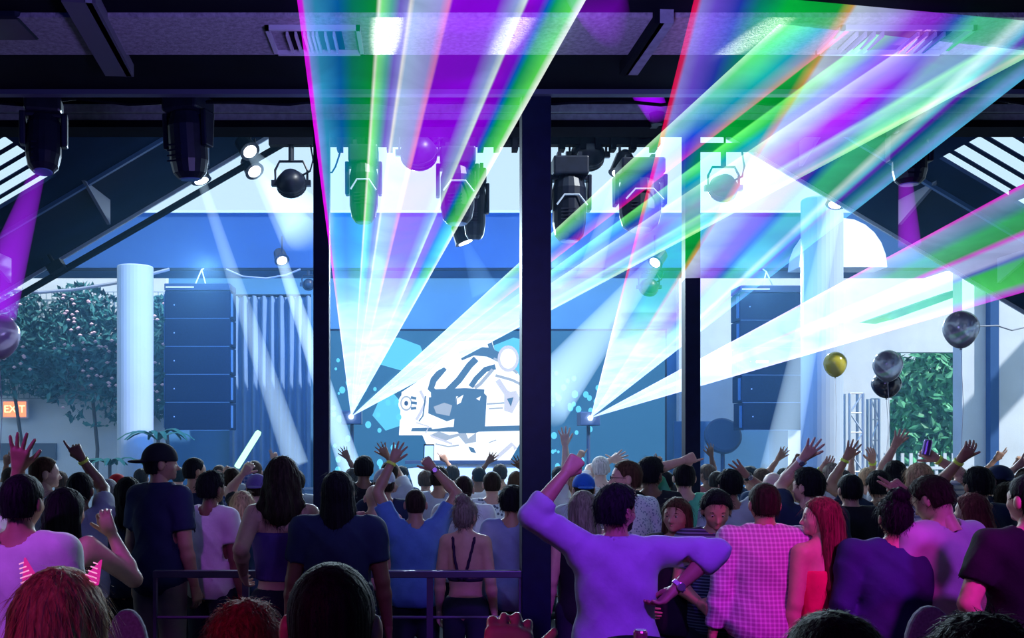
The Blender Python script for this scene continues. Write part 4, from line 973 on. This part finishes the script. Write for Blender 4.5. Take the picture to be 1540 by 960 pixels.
        Hf = Field(v3(-.17, -.20, -LL/hs-.06), v3(.17, .15, .30), hf*(1.15 if LL > .2 else 1))
        Hf.ell(v3(0, -.004, .122), v3(.092, .112, .103), 0).ell(v3(0, -.035, .07), v3(.08, .07, .075), .02)
        Hf.noise(strand); face_cut(Hf, .012); Hf.cut(lambda X_, Y_, Z_: np.where(Y_ > -.03*hs, .03*hs-Z_, -.02*hs-Z_)+0*X_)
        if hair in ('long', 'wavy', 'bob'):
            Hf.cone(v3(0, -.06, .06), (0, -.085*hs, -LL*.75), .072*hs, .085*hs, .03)
            for g in (-1, 1):
                Hf.cone(v3(g*.072, -.01, .12), (g*.095*hs, -.04*hs, -LL*.55), .026*hs, .038*hs, .03); Hf.cone((g*.095*hs, -.04*hs, -LL*.55), (g*.085*hs, -.07*hs, -LL*.95), .038*hs, .015*hs, .03)
            Hf.noise(lambda X_, Y_, Z_: np.where(Z_ < .08, 1, 0)*(  .0032*np.sin(X_*150+4*np.sin(Z_*(28 if hair == 'wavy' else 9))+ph[4])))
        elif hair == 'dread':
            for k in range(22):
                a_ = pi*(k/21)*1.25-.125*pi; r0 = .082; x_, y_ = -cos(a_)*r0, -sin(a_)*r0*1.1
                Hf.cone(v3(x_*.9, y_*.9, .12), (x_*1.35*hs, y_*1.2*hs, -LL*rr.uniform(.55, 1)), .017*hs, .012*hs, .004)
        elif hair == 'bun':
            Hf.ell(v3(.0, -.05, .225), v3(.058, .056, .046), .012); Hf.noise(lambda X_, Y_, Z_: np.where(Z_ > .17, 1, 0)*.006*np.sin(X_*120+3*np.sin(Z_*70))*np.sin(Y_*100))
        elif hair == 'ponytail': Hf.cone(v3(0, -.12, .12), (0, -.15*hs, -.05*hs), .03*hs, .035*hs, .02).cone((0, -.15*hs, -.05*hs), (0, -.13*hs, -.2), .035*hs, .01, .02)
        parts = [tf(Hf.mesh())]
    else: parts = None
    if parts and parts[0] is not None:
        ho = npmesh('hair', parts, hairm(hc), root)
        if q == 1 and d < 8.5 and z_ok(ytop): strands(ho, hc, hair, root, s, rr, 2600 if d < 3 else 900, M4)
    if beard:
        Bf = Field(v3(-.08, -.04, -.03), v3(.08, .13, .09), hf); Bf.ell(v3(0, .036, .042), v3(.060, .065, .058), .01).ell(v3(0, .085, .012), v3(.026, .024, .024), .015)
        Bf.cut(lambda X_, Y_, Z_: np.maximum(Z_-.052*hs-.35*np.abs(X_), -Y_+.0*hs)+0*X_); Bf.cone(v3(-.015, .12, .038), v3(.015, .12, .038), .012*hs, .012*hs, 0, 'sub'); npmesh('beard', [tf(Bf.mesh())], hairm(hc), root)
    if cap:
        Cf = Field(v3(-.12, -.24, .06), v3(.12, .24, .26), hf); Cf.ell(v3(0, -.002, .128), v3(.094, .113, .103), 0); Cf.cut(lambda X_, Y_, Z_: (.112*hs-Z_)+0*X_+0*Y_); 
        if cap[1] == 'back': Cf.ell(v3(0, -.125, .112), v3(.066, .075, .013), .01)
        elif cap[1] == 'front': Cf.ell(v3(0, .125, .118), v3(.066, .075, .013), .01)
        npmesh('cap', [tf(Cf.mesh())], cloth(cap[0]), root)
    if face:
        for g in (-1, 1):
            e = MB(); e.lathe([(.001, -.0115*hs), (.009*hs, -.007*hs), (.0115*hs, 0), (.009*hs, .007*hs), (.001, .0115*hs)], n=12); v_ = np.array([tuple(p) for p in e.v]) + np.array(v3(g*.031, .084, .097)); e.v = [tuple(p) for p in (v_ @ Mn.T+hO)]
            eo = e.build('eye', mat('eye_white', (.7, .7, .7), .2), root, smooth=True)
            p_ = MB(); p_.lathe([(.0055*hs, 0), (.004*hs, .002*hs)], n=10, M=Matrix.Rotation(R(-90), 3, 'X')); v_ = np.array([tuple(p) for p in p_.v])+np.array(v3(g*.031, .0955, .097)); p_.v = [tuple(p) for p in (v_ @ Mn.T+hO)]; p_.build('iris', mat('eye_dark', (.02, .015, .01), .1), eo)
            b_ = MB(); b_.tube([v3(g*.016, .096, .118), v3(g*.031, .097, .122), v3(g*.046, .086, .117)], .003*hs, 5); b_.v = [tuple(p) for p in (np.array([tuple(p) for p in b_.v]) @ Mn.T+hO)]; b_.build('eyebrow', hairm(hc), root)
        l_ = MB(); l_.tube([v3(-.019, .094, .037), v3(0, .101, .039), v3(.019, .094, .037)], [.003*hs, .006*hs, .003*hs], 6); l_.v = [tuple(p) for p in (np.array([tuple(p) for p in l_.v]) @ Mn.T+hO)]; l_.build('lips', mat('lip_rose', (.4, .12, .12), .4), root)
    if glasses:
        g_ = MB()
        for g in (-1, 1):
            g_.tube([v3(g*.031+.02*cos(a), .108, .097+.015*sin(a)) for a in [k*pi/6 for k in range(13)]], .0018, 5); g_.tube([v3(g*.05, .106, .1), v3(g*.08, .02, .1), v3(g*.082, -.01, .095)], .002, 5)
        g_.tube([v3(-.011, .11, .1), v3(.011, .11, .1)], .002, 5); g_.v = [tuple(p) for p in (np.array([tuple(p) for p in g_.v]) @ Mn.T+hO)]; g_.build('spectacles', black, root)
    for (key, kind, colr) in bands:
        g = (-1 if key == 'L' else 1)*(-1 if flip else 1); S, E, W, _, _ = A[g]; uu = (W-E).normalized(); cpt = W-uu*.02*s
        q_ = uu.to_track_quat('Z', 'Y').to_matrix(); r_ = .033*s; nm = {'band': 'wristband', 'watch': 'watch', 'bracelet': 'bracelet'}[kind]
        bnd = MB().lathe([(r_, -.011), (r_+.004, -.009), (r_+.004, .009), (r_, .011)], cpt, 18, q_).build(nm, mat('band_%s' % str(colr), colr, .4), root)
        if kind == 'watch':
            nv_ = -(fw-uu*fw.dot(uu)).normalized(); MB().lathe([(.017, 0), (.02, .004), (.02, .009), (.016, .011)], cpt+nv_*(r_), 16, nv_.to_track_quat('Z', 'Y').to_matrix()).build('watch_face', mat('steel_face', (.7, .75, .8), .2, metal=.8), bnd)
    root['_wr'] = 0; del root['_wr']
    if extra: extra(root, A, s, headO, M4, hs)
    return root, A
# ------------------------------------------------------------------ who stands where
WHITE = (.75, .75, .78); LG = (.45, .5, .58); NAVY = (.015, .025, .07); BLK = (.01, .011, .018); DKB = (.02, .035, .09); TEAL = (.03, .08, .12)
YB = (.75, 1, .1)
G = 'dancers facing the stage'
def ears(root, A, s, hO, M4, hs):
    for g in (-1, 1):
        m = MB(); c = hO+M4 @ (Vector((g*.062, .0, .19))*hs); n_ = Vector((g*.35, 0, 1)).normalized(); u_ = Vector((1, 0, -g*.35)).normalized()
        m.prism([c-u_*.017, c+u_*.017, c+n_*.052+u_*.006], (0, .012, 0)); b_ = m.build('cat_ear', emat('pink_ear', (1, .03, .45), .55), root, bevel=.003)
        for k in range(5):
            q = c+n_*(.006+.009*k); w_ = .014*(1-k/6); MB().tube([q-u_*w_+Vector((0, -.004, 0)), q+u_*w_+Vector((0, -.004, 0))], .0014, 5).build('ridge', emat('pink_ridge', (1, .35, .7), .9), b_)
# foreground heads
person(88, 842, 1.95, 'foreground person with long blond hair and glowing pink cat ears, bottom left', hair='long', hc='blond', sk='fair', top='tee', tc=BLK, hlen=.4, extra=ears)
person(365, 899, 2.3, 'foreground person with pinkish red hair at the bottom edge, left of the shaved head', hair='full', hc='red', sk='fair', tc=BLK)
person(498, 826, 1.78, 'largest foreground man with shaved dark hair and red-lit ears, bottom centre', hair='buzz', hc='black', sk='tan', tc=BLK)
person(1258, 903, 1.62, 'foreground person with dark head in front of the checked shirt, bottom right', hair='short', hc='black', sk='tan', tc=BLK)
person(1482, 919, 1.66, 'foreground person with dark head cut by the bottom right corner', hair='full', hc='black', sk='tan', tc=BLK)
person(805, 1000, 1.35, 'foreground person below the frame raising a red-lit hand by the centre pillar', hair='short', hc='dark', sk='fair', tc=BLK, arms={'L': (748, 1026, .25, 'grip', (0, 1, -1))})
# middle rows, left
person(32, 706, 4.3, 'man in purple-lit white tee raising his left arm at the far left', tc=WHITE, hc='black', sk='tan', yaw=-8, arms={'L': (28, 704, .18, 'open')}, build=1.1)
person(97, 729, 4.9, 'woman with very long straight black hair holding out a pale bare forearm', hair='long', hc='black', sk='fair', top='tank', tc=BLK, hlen=.62, yaw=-20, arms={'R': (168, 803, .1, 'relax', (.5, -.3, -1))}, build=.92)
person(66, 683, 7.4, 'short-haired man with pale face turned right, behind the raised hand at far left', hc='brown', sk='fair', tc=LG, hy=-60)
person(120, 706, 6.6, 'dark-haired man pointing up with a yellow wristband, left of the white column', tc=LG, hc='black', sk='brown', arms={'R': (123, 690, .12, 'point')}, bands=[('R', 'band', YB)])
person(163, 716, 8.2, 'man with cropped grey hair and a black tank top near the white column', hair='buzz', hc='grey', sk='fair', top='tank', tc=BLK)
person(176, 711, 9.4, 'person in a red cap behind the cropped grey head', cap=((.5, .02, .03), 'front'), hc='dark', sk='fair', tc=TEAL, q=0)
person(192, 714, 7.2, 'dark-haired woman in a navy tee left of the tall man in the backward cap', hair='bob', hc='black', sk='fair', tc=DKB, hy=10)
person(240, 664, 6.75, 'tallest man, navy shirt and tan trousers, black backward cap, looking right', tc=NAVY, hc='black', sk='tan', cap=(BLK, 'back'), yaw=-28, hy=-38, pants=(.22, .17, .15), top='polo', collar=True)
person(292, 685, 8.8, 'dark-haired man facing right just beyond the tall man with the cap', tc=NAVY, hc='black', sk='tan', hy=-50)
person(317, 706, 7.0, 'man in a plain white tee with dark arms, behind the rail at left', tc=WHITE, hc='black', sk='brown', yaw=-22, hy=-10, hair='full', build=.95)
person(364, 735, 7.3, 'woman with long wavy blond hair left of the strapless woman', hair='wavy', hc='blond', sk='fair', tc=TEAL, hlen=.42)
person(349, 700, 9.2, 'person in blue plaid pointing up with a yellow wristband near the glow stick', tc=DKB, tm=pattern_mat('plaid_blue', 'check', (.03, .08, .3), (.3, .35, .5), 30), top='long', hc='dark', sk='fair', arms={'R': (352, 712, .1, 'point', (1, 0, -1))}, bands=[('R', 'band', YB)])
person(386, 711, 8.3, 'man in a purple and white backward cap below the glow stick', cap=((.16, .1, .35), 'back'), hc='dark', sk='fair', tc=BLK, arms={'L': (366, 712, .1, 'grip', (-.6, .3, -1))})
person(382, 690, 10.4, 'brown-haired head right beside the green glow stick', hc='brown', sk='fair', tc=LG, q=0)
person(424, 682, 5.9, 'woman in a strapless purple top with bare back and shoulder-length dark hair', hair='bob', hc='dark', sk='fair', top='strapless', tc=(.10, .06, .3), pants=(.01, .012, .03), arms={'L': (366, 862, -.02, 'relax', (0, -1, 0))}, build=.95)
person(508, 704, 5.6, 'person with chin-length dark locks and a wide navy tee behind the shaved head', hair='dread', hc='black', sk='brown', tc=DKB, build=1.15)
person(547, 684, 9.6, 'round black-haired head just right of the left slim pillar', hair='full', hc='black', sk='brown', tc=BLK)
person(563, 724, 7.8, 'man with bald pinkish head below the grey-capped man', hair='none', sk='fair', tc=(.6, .2, .25))
person(578, 703, 8.1, 'man in a pale grey cap left of the raised arms in blue tee', cap=((.45, .5, .6), 'back'), hc='dark', sk='tan', tc=NAVY)
person(625, 731, 7.0, 'man in a blue tee raising both bent arms, yellow band and black watch', tc=(.10, .22, .55), hair='buzz', hc='dark', sk='tan', build=1.12,
       arms={'L': (590, 694, .1, 'open', (-1, 0, -.1)), 'R': (652, 705, .1, 'grip', (1, 0, -.2))}, bands=[('L', 'band', YB), ('R', 'watch', BLK)])
person(586, 690, 9.6, 'person reaching up an open hand left of the blue tee', hc='dark', sk='tan', tc=LG, arms={'R': (582, 686, .1, 'open')}, q=0)
person(697, 711, 8.0, 'balding man in a loose white shirt behind the woman with crossed straps', hair='buzz', hc='dark', sk='tan', tc=WHITE, build=1.15)
person(700, 748, 6.75, 'woman with bare back, dark crossed straps and a messy pinned-up bun', hair='bun', hc='ash', sk='fair', top='straps', tc=(.03, .01, .05), yaw=-15, hy=-20, build=.9)
person(770, 728, 6.95, 'man in a grey-blue hooded top just left of the centre pillar', hc='black', sk='tan', top='long', tc=(.22, .27, .5), yaw=-10, hair='full')
person(740, 706, 8.8, 'person in a speckled pale shirt between the balding man and the pillar', hc='dark', sk='fair', tm=pattern_mat('speckle', 'dots', (.1, .12, .2), (.7, .75, .8), 30), q=0)
person(660, 700, 9.6, 'dark-haired head above the blue tee, beside the raised right hand', hc='dark', sk='tan', tc=LG, q=0, hair='full')
# centre and right
person(926, 725, 4.75, 'bearded man in a purple long-sleeved shirt, left fist raised, right hand on hip', top='rolled', tc=(.42, .40, .62), hc='black', sk='tan', hair='full', beard=True, hy=-52, build=1.12, collar=True,
       arms={'L': (851, 712, -.05, 'fist', (-1, -.2, -.5)), 'R': (1016, 886, -.12, 'relax', (1, -.3, .25))}, bands=[('R', 'watch', (.7, .7, .75))])
person(877, 734, 6.3, 'woman with long ash hair and a black dress behind the purple sleeve', hair='long', hc='ash', sk='fair', top='dress', tc=BLK, hlen=.22)
person(878, 710, 7.8, 'person in a bright blue backward cap above the purple sleeve', cap=((.02, .12, .55), 'back'), hc='dark', sk='fair', tc=LG, q=1)
person(943, 688, 6.9, 'brown-haired man in glasses and a pale patterned shirt, facing left', hc='brown', sk='fair', tm=pattern_mat('fine_print', 'dots', (.25, .3, .42), (.7, .72, .78), 60), yaw=20, hy=62, glasses=True, face=True, collar=True)
person(978, 685, 7.6, 'black-haired man in a dark tee behind the man with glasses', hc='black', sk='brown', tc=BLK, hy=-40, hair='full')
person(903, 683, 9.8, 'brightly lit person with both arms raised right of the centre pillar', hc='white', sk='pale', tc=WHITE, arms={'L': (920, 692, .05, 'open', (-.6, 0, -.5)), 'R': (935, 694, .05, 'point', (1, 0, -.5))}, bands=[('R', 'bracelet', (.02, .02, .03))])  # white hair and pale skin carry the strong light in their colours
person(868, 708, 8.8, 'brightly lit person stretching a long arm up beside the centre pillar', hc='blond', sk='pale', tc=WHITE, arms={'L': (850, 668, .05, 'open', (1, 0, -.4))}, q=1)  # bright light on the arm is put into the skin colour
person(1029, 692, 7.9, 'black-haired man with one finger up beside the right slim pillar', hc='black', sk='fair', tc=(.1, .5, .3), arms={'L': (1028, 693, -.1, 'point', (-1, 0, -.6))})
person(1018, 744, 6.0, 'woman with long brown hair turned round towards the room behind purple sleeve', hair='long', hc='brown', sk='tan', tc=BLK, yaw=155, hy=-10, hlen=.3, face=True, arms={'L': 'front'})
person(1076, 731, 5.9, 'man in a dark striped tee facing the room and looking down', hc='black', sk='tan', tm=pattern_mat('dark_stripe', 'stripe', (.015, .02, .06), (.12, .16, .3), 55), yaw=170, hp=-22, hair='full', face=True, build=1.08, arms={'L': 'front'})
person(1098, 704, 7.6, 'man in a light grey tee throwing his left arm up, right of the slim pillar', hc='black', sk='tan', tc=LG, arms={'R': (1122, 715, .1, 'open', (.6, 0, -1))}, bands=[('R', 'watch', BLK)], hair='full')
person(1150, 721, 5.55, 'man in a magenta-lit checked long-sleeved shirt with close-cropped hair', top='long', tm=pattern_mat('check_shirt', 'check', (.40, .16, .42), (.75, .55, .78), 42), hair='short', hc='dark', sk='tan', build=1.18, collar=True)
person(1163, 705, 7.7, 'brightly lit bald man behind the checked shirt', hair='none', sk='pale', tc=WHITE)  # bright light on the bald head is put into the skin colour
person(1216, 701, 6.7, 'man in a navy tee raising an open hand with a silver watch', hc='black', sk='fair', tc=NAVY, hair='full', hy=35, build=1.1, arms={'L': (1208, 690, .1, 'open')}, bands=[('L', 'watch', (.75, .8, .85))])
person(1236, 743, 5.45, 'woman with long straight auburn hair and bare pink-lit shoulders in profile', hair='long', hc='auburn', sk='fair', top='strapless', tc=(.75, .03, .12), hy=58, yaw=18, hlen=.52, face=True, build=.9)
person(1252, 693, 9.2, 'sandy-haired person with a yellow wristband beside the thick column', hc='ash', sk='fair', tc=LG, arms={'L': (1236, 706, .1, 'relax')}, bands=[('L', 'band', YB)])
person(1279, 709, 7.2, 'man with short black hair and a black tee with curved collar mark', hc='black', sk='fair', tc=BLK, collar=True, build=1.05)
person(1322, 706, 7.9, 'dark-haired man stretching up an open hand with a yellow wristband', hc='black', sk='tan', tc=NAVY, arms={'L': (1272, 690, .1, 'open', (-.2, 0, -1))}, bands=[('L', 'band', YB)], hair='full')
person(1305, 700, 9.6, 'pale-haired person raising a yellow-banded hand left of the tree', hc='blond', sk='fair', tc=LG, arms={'R': (1312, 694, .1, 'relax')}, bands=[('R', 'band', YB)])
person(1346, 741, 5.3, 'broad woman in a loose dark navy top with a dark bun, from behind', hair='bun', hc='black', sk='tan', top='rolled', tc=(.03, .04, .14), build=1.42, arms={'R': (1362, 742, .25, 'vee', (1, 0, -.5))})
person(1346, 690, 8.6, 'dark-haired person with arm straight up and hand bent back, before the tree', hc='black', sk='fair', tc=WHITE, arms={'L': (1345, 672, .05, 'open', (-.2, 0, -.5))}, hair='bob')
person(1383, 693, 7.5, 'woman with shoulder-length blond hair in a striped white shirt', hair='bob', hc='blond', sk='fair', tm=pattern_mat('white_stripe', 'stripe', (.75, .75, .8), (.3, .35, .5), 25), arms={'R': (1408, 690, .05, 'grip', (1, 0, -.6))}, bands=[('R', 'band', YB)])
person(1416, 709, 5.3, 'man in a purple-lit grey tee with bowed head, right of the navy top', hc='dark', sk='fair', tc=(.45, .45, .52), hair='full', hp=-28, hy=22, build=1.08, yaw=12)
person(1472, 700, 6.9, 'man with bushy black hair behind the purple-lit grey tee', hair='full', hc='black', sk='tan', tc=NAVY, arms={'L': (1444, 692, .1, 'relax', (-.3, 0, -1))}, bands=[('L', 'band', YB)])
person(1462, 738, 6.2, 'person with dark reddish hair leaning beside the grey tee', hair='bob', hc='auburn', sk='fair', tc=BLK, hy=40)
person(1503, 698, 8.0, 'man in a navy cap near the white wall at right', cap=(NAVY, 'back'), hc='black', sk='fair', tc=DKB, hy=30)
person(1515, 722, 7.2, 'dark bob-haired person half behind the black tee at the right edge', hair='bob', hc='dark', sk='tan', tc=DKB)
person(1551, 706, 4.6, 'man in a black tee with magenta-lit elbow at the right edge', hair='short', hc='black', sk='fair', tc=BLK, build=1.12, hy=15, arms={'L': (1494, 985, .0, 'relax', (-1, -.2, 0))})
person(1545, 700, 8.4, 'person at the right edge raising an open hand by the white wall', hc='dark', sk='fair', tc=LG, arms={'L': (1530, 702, .05, 'open')}, q=1)
# far rows
rr_ = random.Random(8)
FAR = [(15, 700, 10, 'dark'), (90, 706, 10.5, 'brown'), (212, 702, 11, 'dark'), (268, 700, 11.5, 'black'), (330, 697, 11, 'brown'), (404, 702, 11, 'black'), (445, 706, 10, 'dark'), (530, 702, 11, 'dark'),
       (603, 700, 11.5, 'black'), (640, 706, 11, 'brown'), (680, 699, 12, 'dark'), (720, 700, 11.6, 'black'), (752, 697, 12, 'dark'), (776, 706, 10, 'brown'), (842, 700, 11, 'black'), (862, 695, 12, 'brown'),
       (960, 700, 11, 'dark'), (1000, 705, 10, 'black'), (1064, 697, 11.5, 'brown'), (1078, 706, 10.4, 'dark'), (1128, 700, 11.2, 'black'), (1146, 703, 10.6, 'brown'), (1180, 701, 10.8, 'black'), (1192, 712, 9.4, 'blond'), (1232, 706, 10.2, 'black'), (1268, 704, 10.6, 'dark'),
       (1336, 703, 10.8, 'brown'), (1366, 706, 10, 'black'), (1436, 702, 10.4, 'dark'), (1452, 706, 9.6, 'black'), (1488, 704, 10.4, 'dark'), (1528, 712, 9.4, 'brown')]
NEAR_ = {15: 'at the far left behind the purple tee', 90: 'left of the pointing man', 212: 'between navy tee woman and tall cap man', 268: 'just right of the tall cap man', 330: 'above the white tee man', 404: 'left of the strapless woman',
         445: 'right of the strapless woman', 530: 'right of the left slim pillar', 603: 'between the raised arms in blue tee', 640: 'under the raised right hand in blue tee', 680: 'left of the balding man', 720: 'right of the balding man',
         752: 'above the hooded man', 776: 'touching the centre pillar on its left', 842: 'right beside the centre pillar', 862: 'left of the bright blue cap', 960: 'between glasses man and his neighbour', 1000: 'left of the finger-raising man',
         1064: 'just right of the right slim pillar', 1078: 'above the man looking down', 1128: 'left of the lit bald head', 1146: 'above the checked shirt man', 1180: 'right of the lit bald head', 1192: 'left of the navy tee with watch',
         1232: 'right of the silver watch', 1268: 'in front of the thick column', 1336: 'before the left side of the tree', 1366: 'left of the striped blonde', 1436: 'right of the can-holding hand', 1452: 'left of the bushy black hair', 1488: 'beside the navy cap', 1528: 'under the open hand at right edge'}
for x, y, d, hc_ in FAR:
    sk_ = rr_.choice(['fair', 'tan', 'fair', 'brown']); up = rr_.random() < .42; ht = rr_.choice(['short', 'full', 'bob', 'short', 'full'])
    ar = {}
    if up: ar = {rr_.choice('LR'): (x+rr_.uniform(-10, 14), y-rr_.uniform(2, 16), .1, rr_.choice(['open', 'vee', 'point', 'fist']))}
    word = {'short': 'short', 'full': 'thick', 'bob': 'bobbed'}[ht]
    person(x, y, d, f'distant dancer with {word} {hc_} hair {NEAR_[x]}', hc=hc_, sk=sk_, tc=rr_.choice([WHITE, LG, NAVY, BLK, DKB, (.3, .08, .1), TEAL]), hair=ht, arms=ar, q=0, hy=rr_.uniform(-30, 30), yaw=rr_.uniform(-15, 15))

# ------------------------------------------------------------------ held and floating things
gs = MB().lathe([(.022, -.18), (.026, -.17), (.026, .16), (.018, .18)], P(373, 676, 8.38), 12, Matrix.Rotation(R(32), 3, 'Y') )
tag(gs.build('glow_stick', emat('glow_green', (.45, 1, .62), 1.6), smooth=False), 'glowing pale green foam stick held up above the crowd at left', 'glow stick')
c = P(1394, 674, 7.5); MB_ = MB().lathe([(.026, -.055), (.030, -.05), (.030, .05), (.026, .06)], c, 16, Matrix.Rotation(R(12), 3, 'Y')); cn = thing('drink_can', 'dark purple drink can held up in front of the tree', 'can', c)
at_parent(MB_.build('can_body', mat('can_purple', (.16, .08, .3), .3, metal=.6), smooth=False), cn); at_parent(MB().lathe([(.024, .058), (.026, .062), (.02, .064)], c, 16, Matrix.Rotation(R(12), 3, 'Y')).build('can_lid', mat('steel_face', (.7, .75, .8), .2, metal=.8)), cn)
phn = thing('phone', 'smartphone with pale lit screen in the raised right hand of the blue tee man', 'phone', P(645, 684, 7.16), (R(8), 0, R(10)))
MB().box((-.038, -.005, -.075), (.038, .005, .075)).build('case', black, phn, bevel=.004); MB().box((-.033, -.0065, -.066), (.033, -.005, .066)).build('display', emat('phone_screen', (.35, .6, 1), 1.6), phn)
# bar table with can, bar stools at the bottom
t = thing('bar_table', 'small dark bar table under the pink can, below the frame', 'table', (P(962, 0, 3.9).x, 3.9, 0))
zt = CZ-(966-PY0)*3.9/F
MB().lathe([(.12, zt-.03), (.14, zt-.015), (.14, zt)], n=28).build('tabletop', black, t); MB().lathe([(.03, .02), (.03, zt-.03)], n=12).build('column', black_gloss, t); MB().lathe([(.2, 0), (.2, .02)], n=24).build('base', black_gloss, t)
cn = thing('drink_can', 'pink metal drink can on the bar table at the bottom edge', 'can', (P(963, 0, 3.8).x, 3.8, zt))
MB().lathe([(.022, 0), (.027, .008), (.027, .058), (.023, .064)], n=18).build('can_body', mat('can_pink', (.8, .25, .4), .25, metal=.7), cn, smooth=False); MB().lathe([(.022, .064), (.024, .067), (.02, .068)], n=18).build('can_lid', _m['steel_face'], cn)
seatm = mat('stool_fabric', (.42, .42, .5), .9, var=.25, vscale=90)
def stool(px, ytop, wpx, d, lab):
    zt = CZ-(ytop-PY0)*d/F; wd = wpx*d/F/2; t = thing('bar_stool', lab, 'stool', (P(px, 0, d).x, d, 0))
    pts = [(-wd, 0, zt-.36), (wd, 0, zt-.36)]+[(wd*cos(a)*(1 if abs(cos(a)) > .1 else 1), 0, zt-.16+.16*sin(a)) for a in [k*pi/10 for k in range(11)]]
    MB().prism(pts, (0, .04, 0)).build('backrest', seatm, t, bevel=.012)
    MB().box((-wd, 0, zt-.5), (wd, .34, zt-.42)).build('seat', seatm, t, bevel=.02)
    for sx in (-1, 1):
        MB().tube([(sx*wd*.8, .03, zt-.44), (sx*wd*.8, .03, zt-.3)], .012).build('support', black_gloss, t)
        for sy in (.03, .31): MB().tube([(sx*wd*.9, sy, zt-.5), (sx*wd*1.05, sy+(.04 if sy > .1 else -.02), 0)], .014).build('leg', black_gloss, t)
    MB().box((-wd, .0, .3), (wd, .02, .32)).build('footrest', black_gloss, t)
stool(189, 917, 66, 3.6, 'speckled grey bar stool back right of the pink cat ears')
stool(1402, 912, 76, 3.7, 'speckled grey bar stool back below the bowed man in grey tee')

def balloon(px, py, r_px, d, colr, lab, elong=1.2, low=None, rough=.18):
    r = r_px*d/F; t = thing('balloon', lab, 'balloon', P(px, py, d))
    prof = [(r*.03, -r*elong*1.0)]+[(r*sin(a)*(1-.12*max(0, cos(a))**1.0), -r*elong*cos(a)*(1.0 if cos(a) > 0 else .86)) for a in [pi*(k+.6)/16.6 for k in range(16)]]
    MB().lathe(prof, n=28).build('skin', mat('balloon_%s' % lab.split()[0], colr, rough, spec=.8, trans=0 if colr[0] < .1 or colr[2] < .1 else .5), t, smooth=True)
    MB().lathe([(.004, -r*elong*1.0), (.014, -r*elong*1.07), (.003, -r*elong*1.02)], n=10).build('knot', mat('balloon_%s' % lab.split()[0], colr), t)
    zl = low if low else 1.8
    MB().tube([(0, 0, -r*elong*1.05), (.02, 0, (-r*elong+zl-t.location.z)/2), (0, 0, zl-t.location.z)], .0022, 5).build('ribbon', mat('ribbon_white', (.7, .72, .8), .5), t)
balloon(-1, 505, 30, 6.8, (.85, .7, .95), 'pinkish translucent balloon cut by the left edge', 1.2)
balloon(1445, 494, 25.5, 8.2, (.5, .54, .62), 'silver balloon hanging highest in front of the white wall', 1.2)
balloon(1256, 547, 17, 12, (.5, .42, .02), 'gold balloon in front of the thick grey-blue column', 1.22)
balloon(1335, 549, 21.5, 9.4, (.42, .45, .55), 'grey balloon overlapping the black balloon left of the tree', 1.2)
balloon(1333, 578, 21.5, 9.9, (.02, .025, .05), 'black balloon tucked behind the grey balloon', 1.0)
tag(MB().tube([P(1440, 492, 14), P(1500, 490, 14), P(1522, 497, 14), P(1640, 470, 14)], .012, 6).build('cable', mat('cable_grey', (.25, .28, .35), .6)), 'thin grey cable strung across the white wall at right', 'cable')
tag(MB().tube([P(-40, 430, 17.4), P(60, 440, 17.4), P(110, 436, 17.4), P(180, 425, 17.4), P(255, 405, 17.6)], .03, 6).build('cable', mat('cable_grey', (0, 0, 0))), 'sagging cable from the fascia to the left above the trellis', 'cable')
tag(MB().tube([P(340, 405, 17.7), P(365, 416, 17.7), P(400, 419, 17.7), P(430, 414, 17.7), P(452, 405, 17.7)], .018, 6).build('cable', _m['cable_grey']), 'short cable loop below the fascia above the drape', 'cable')
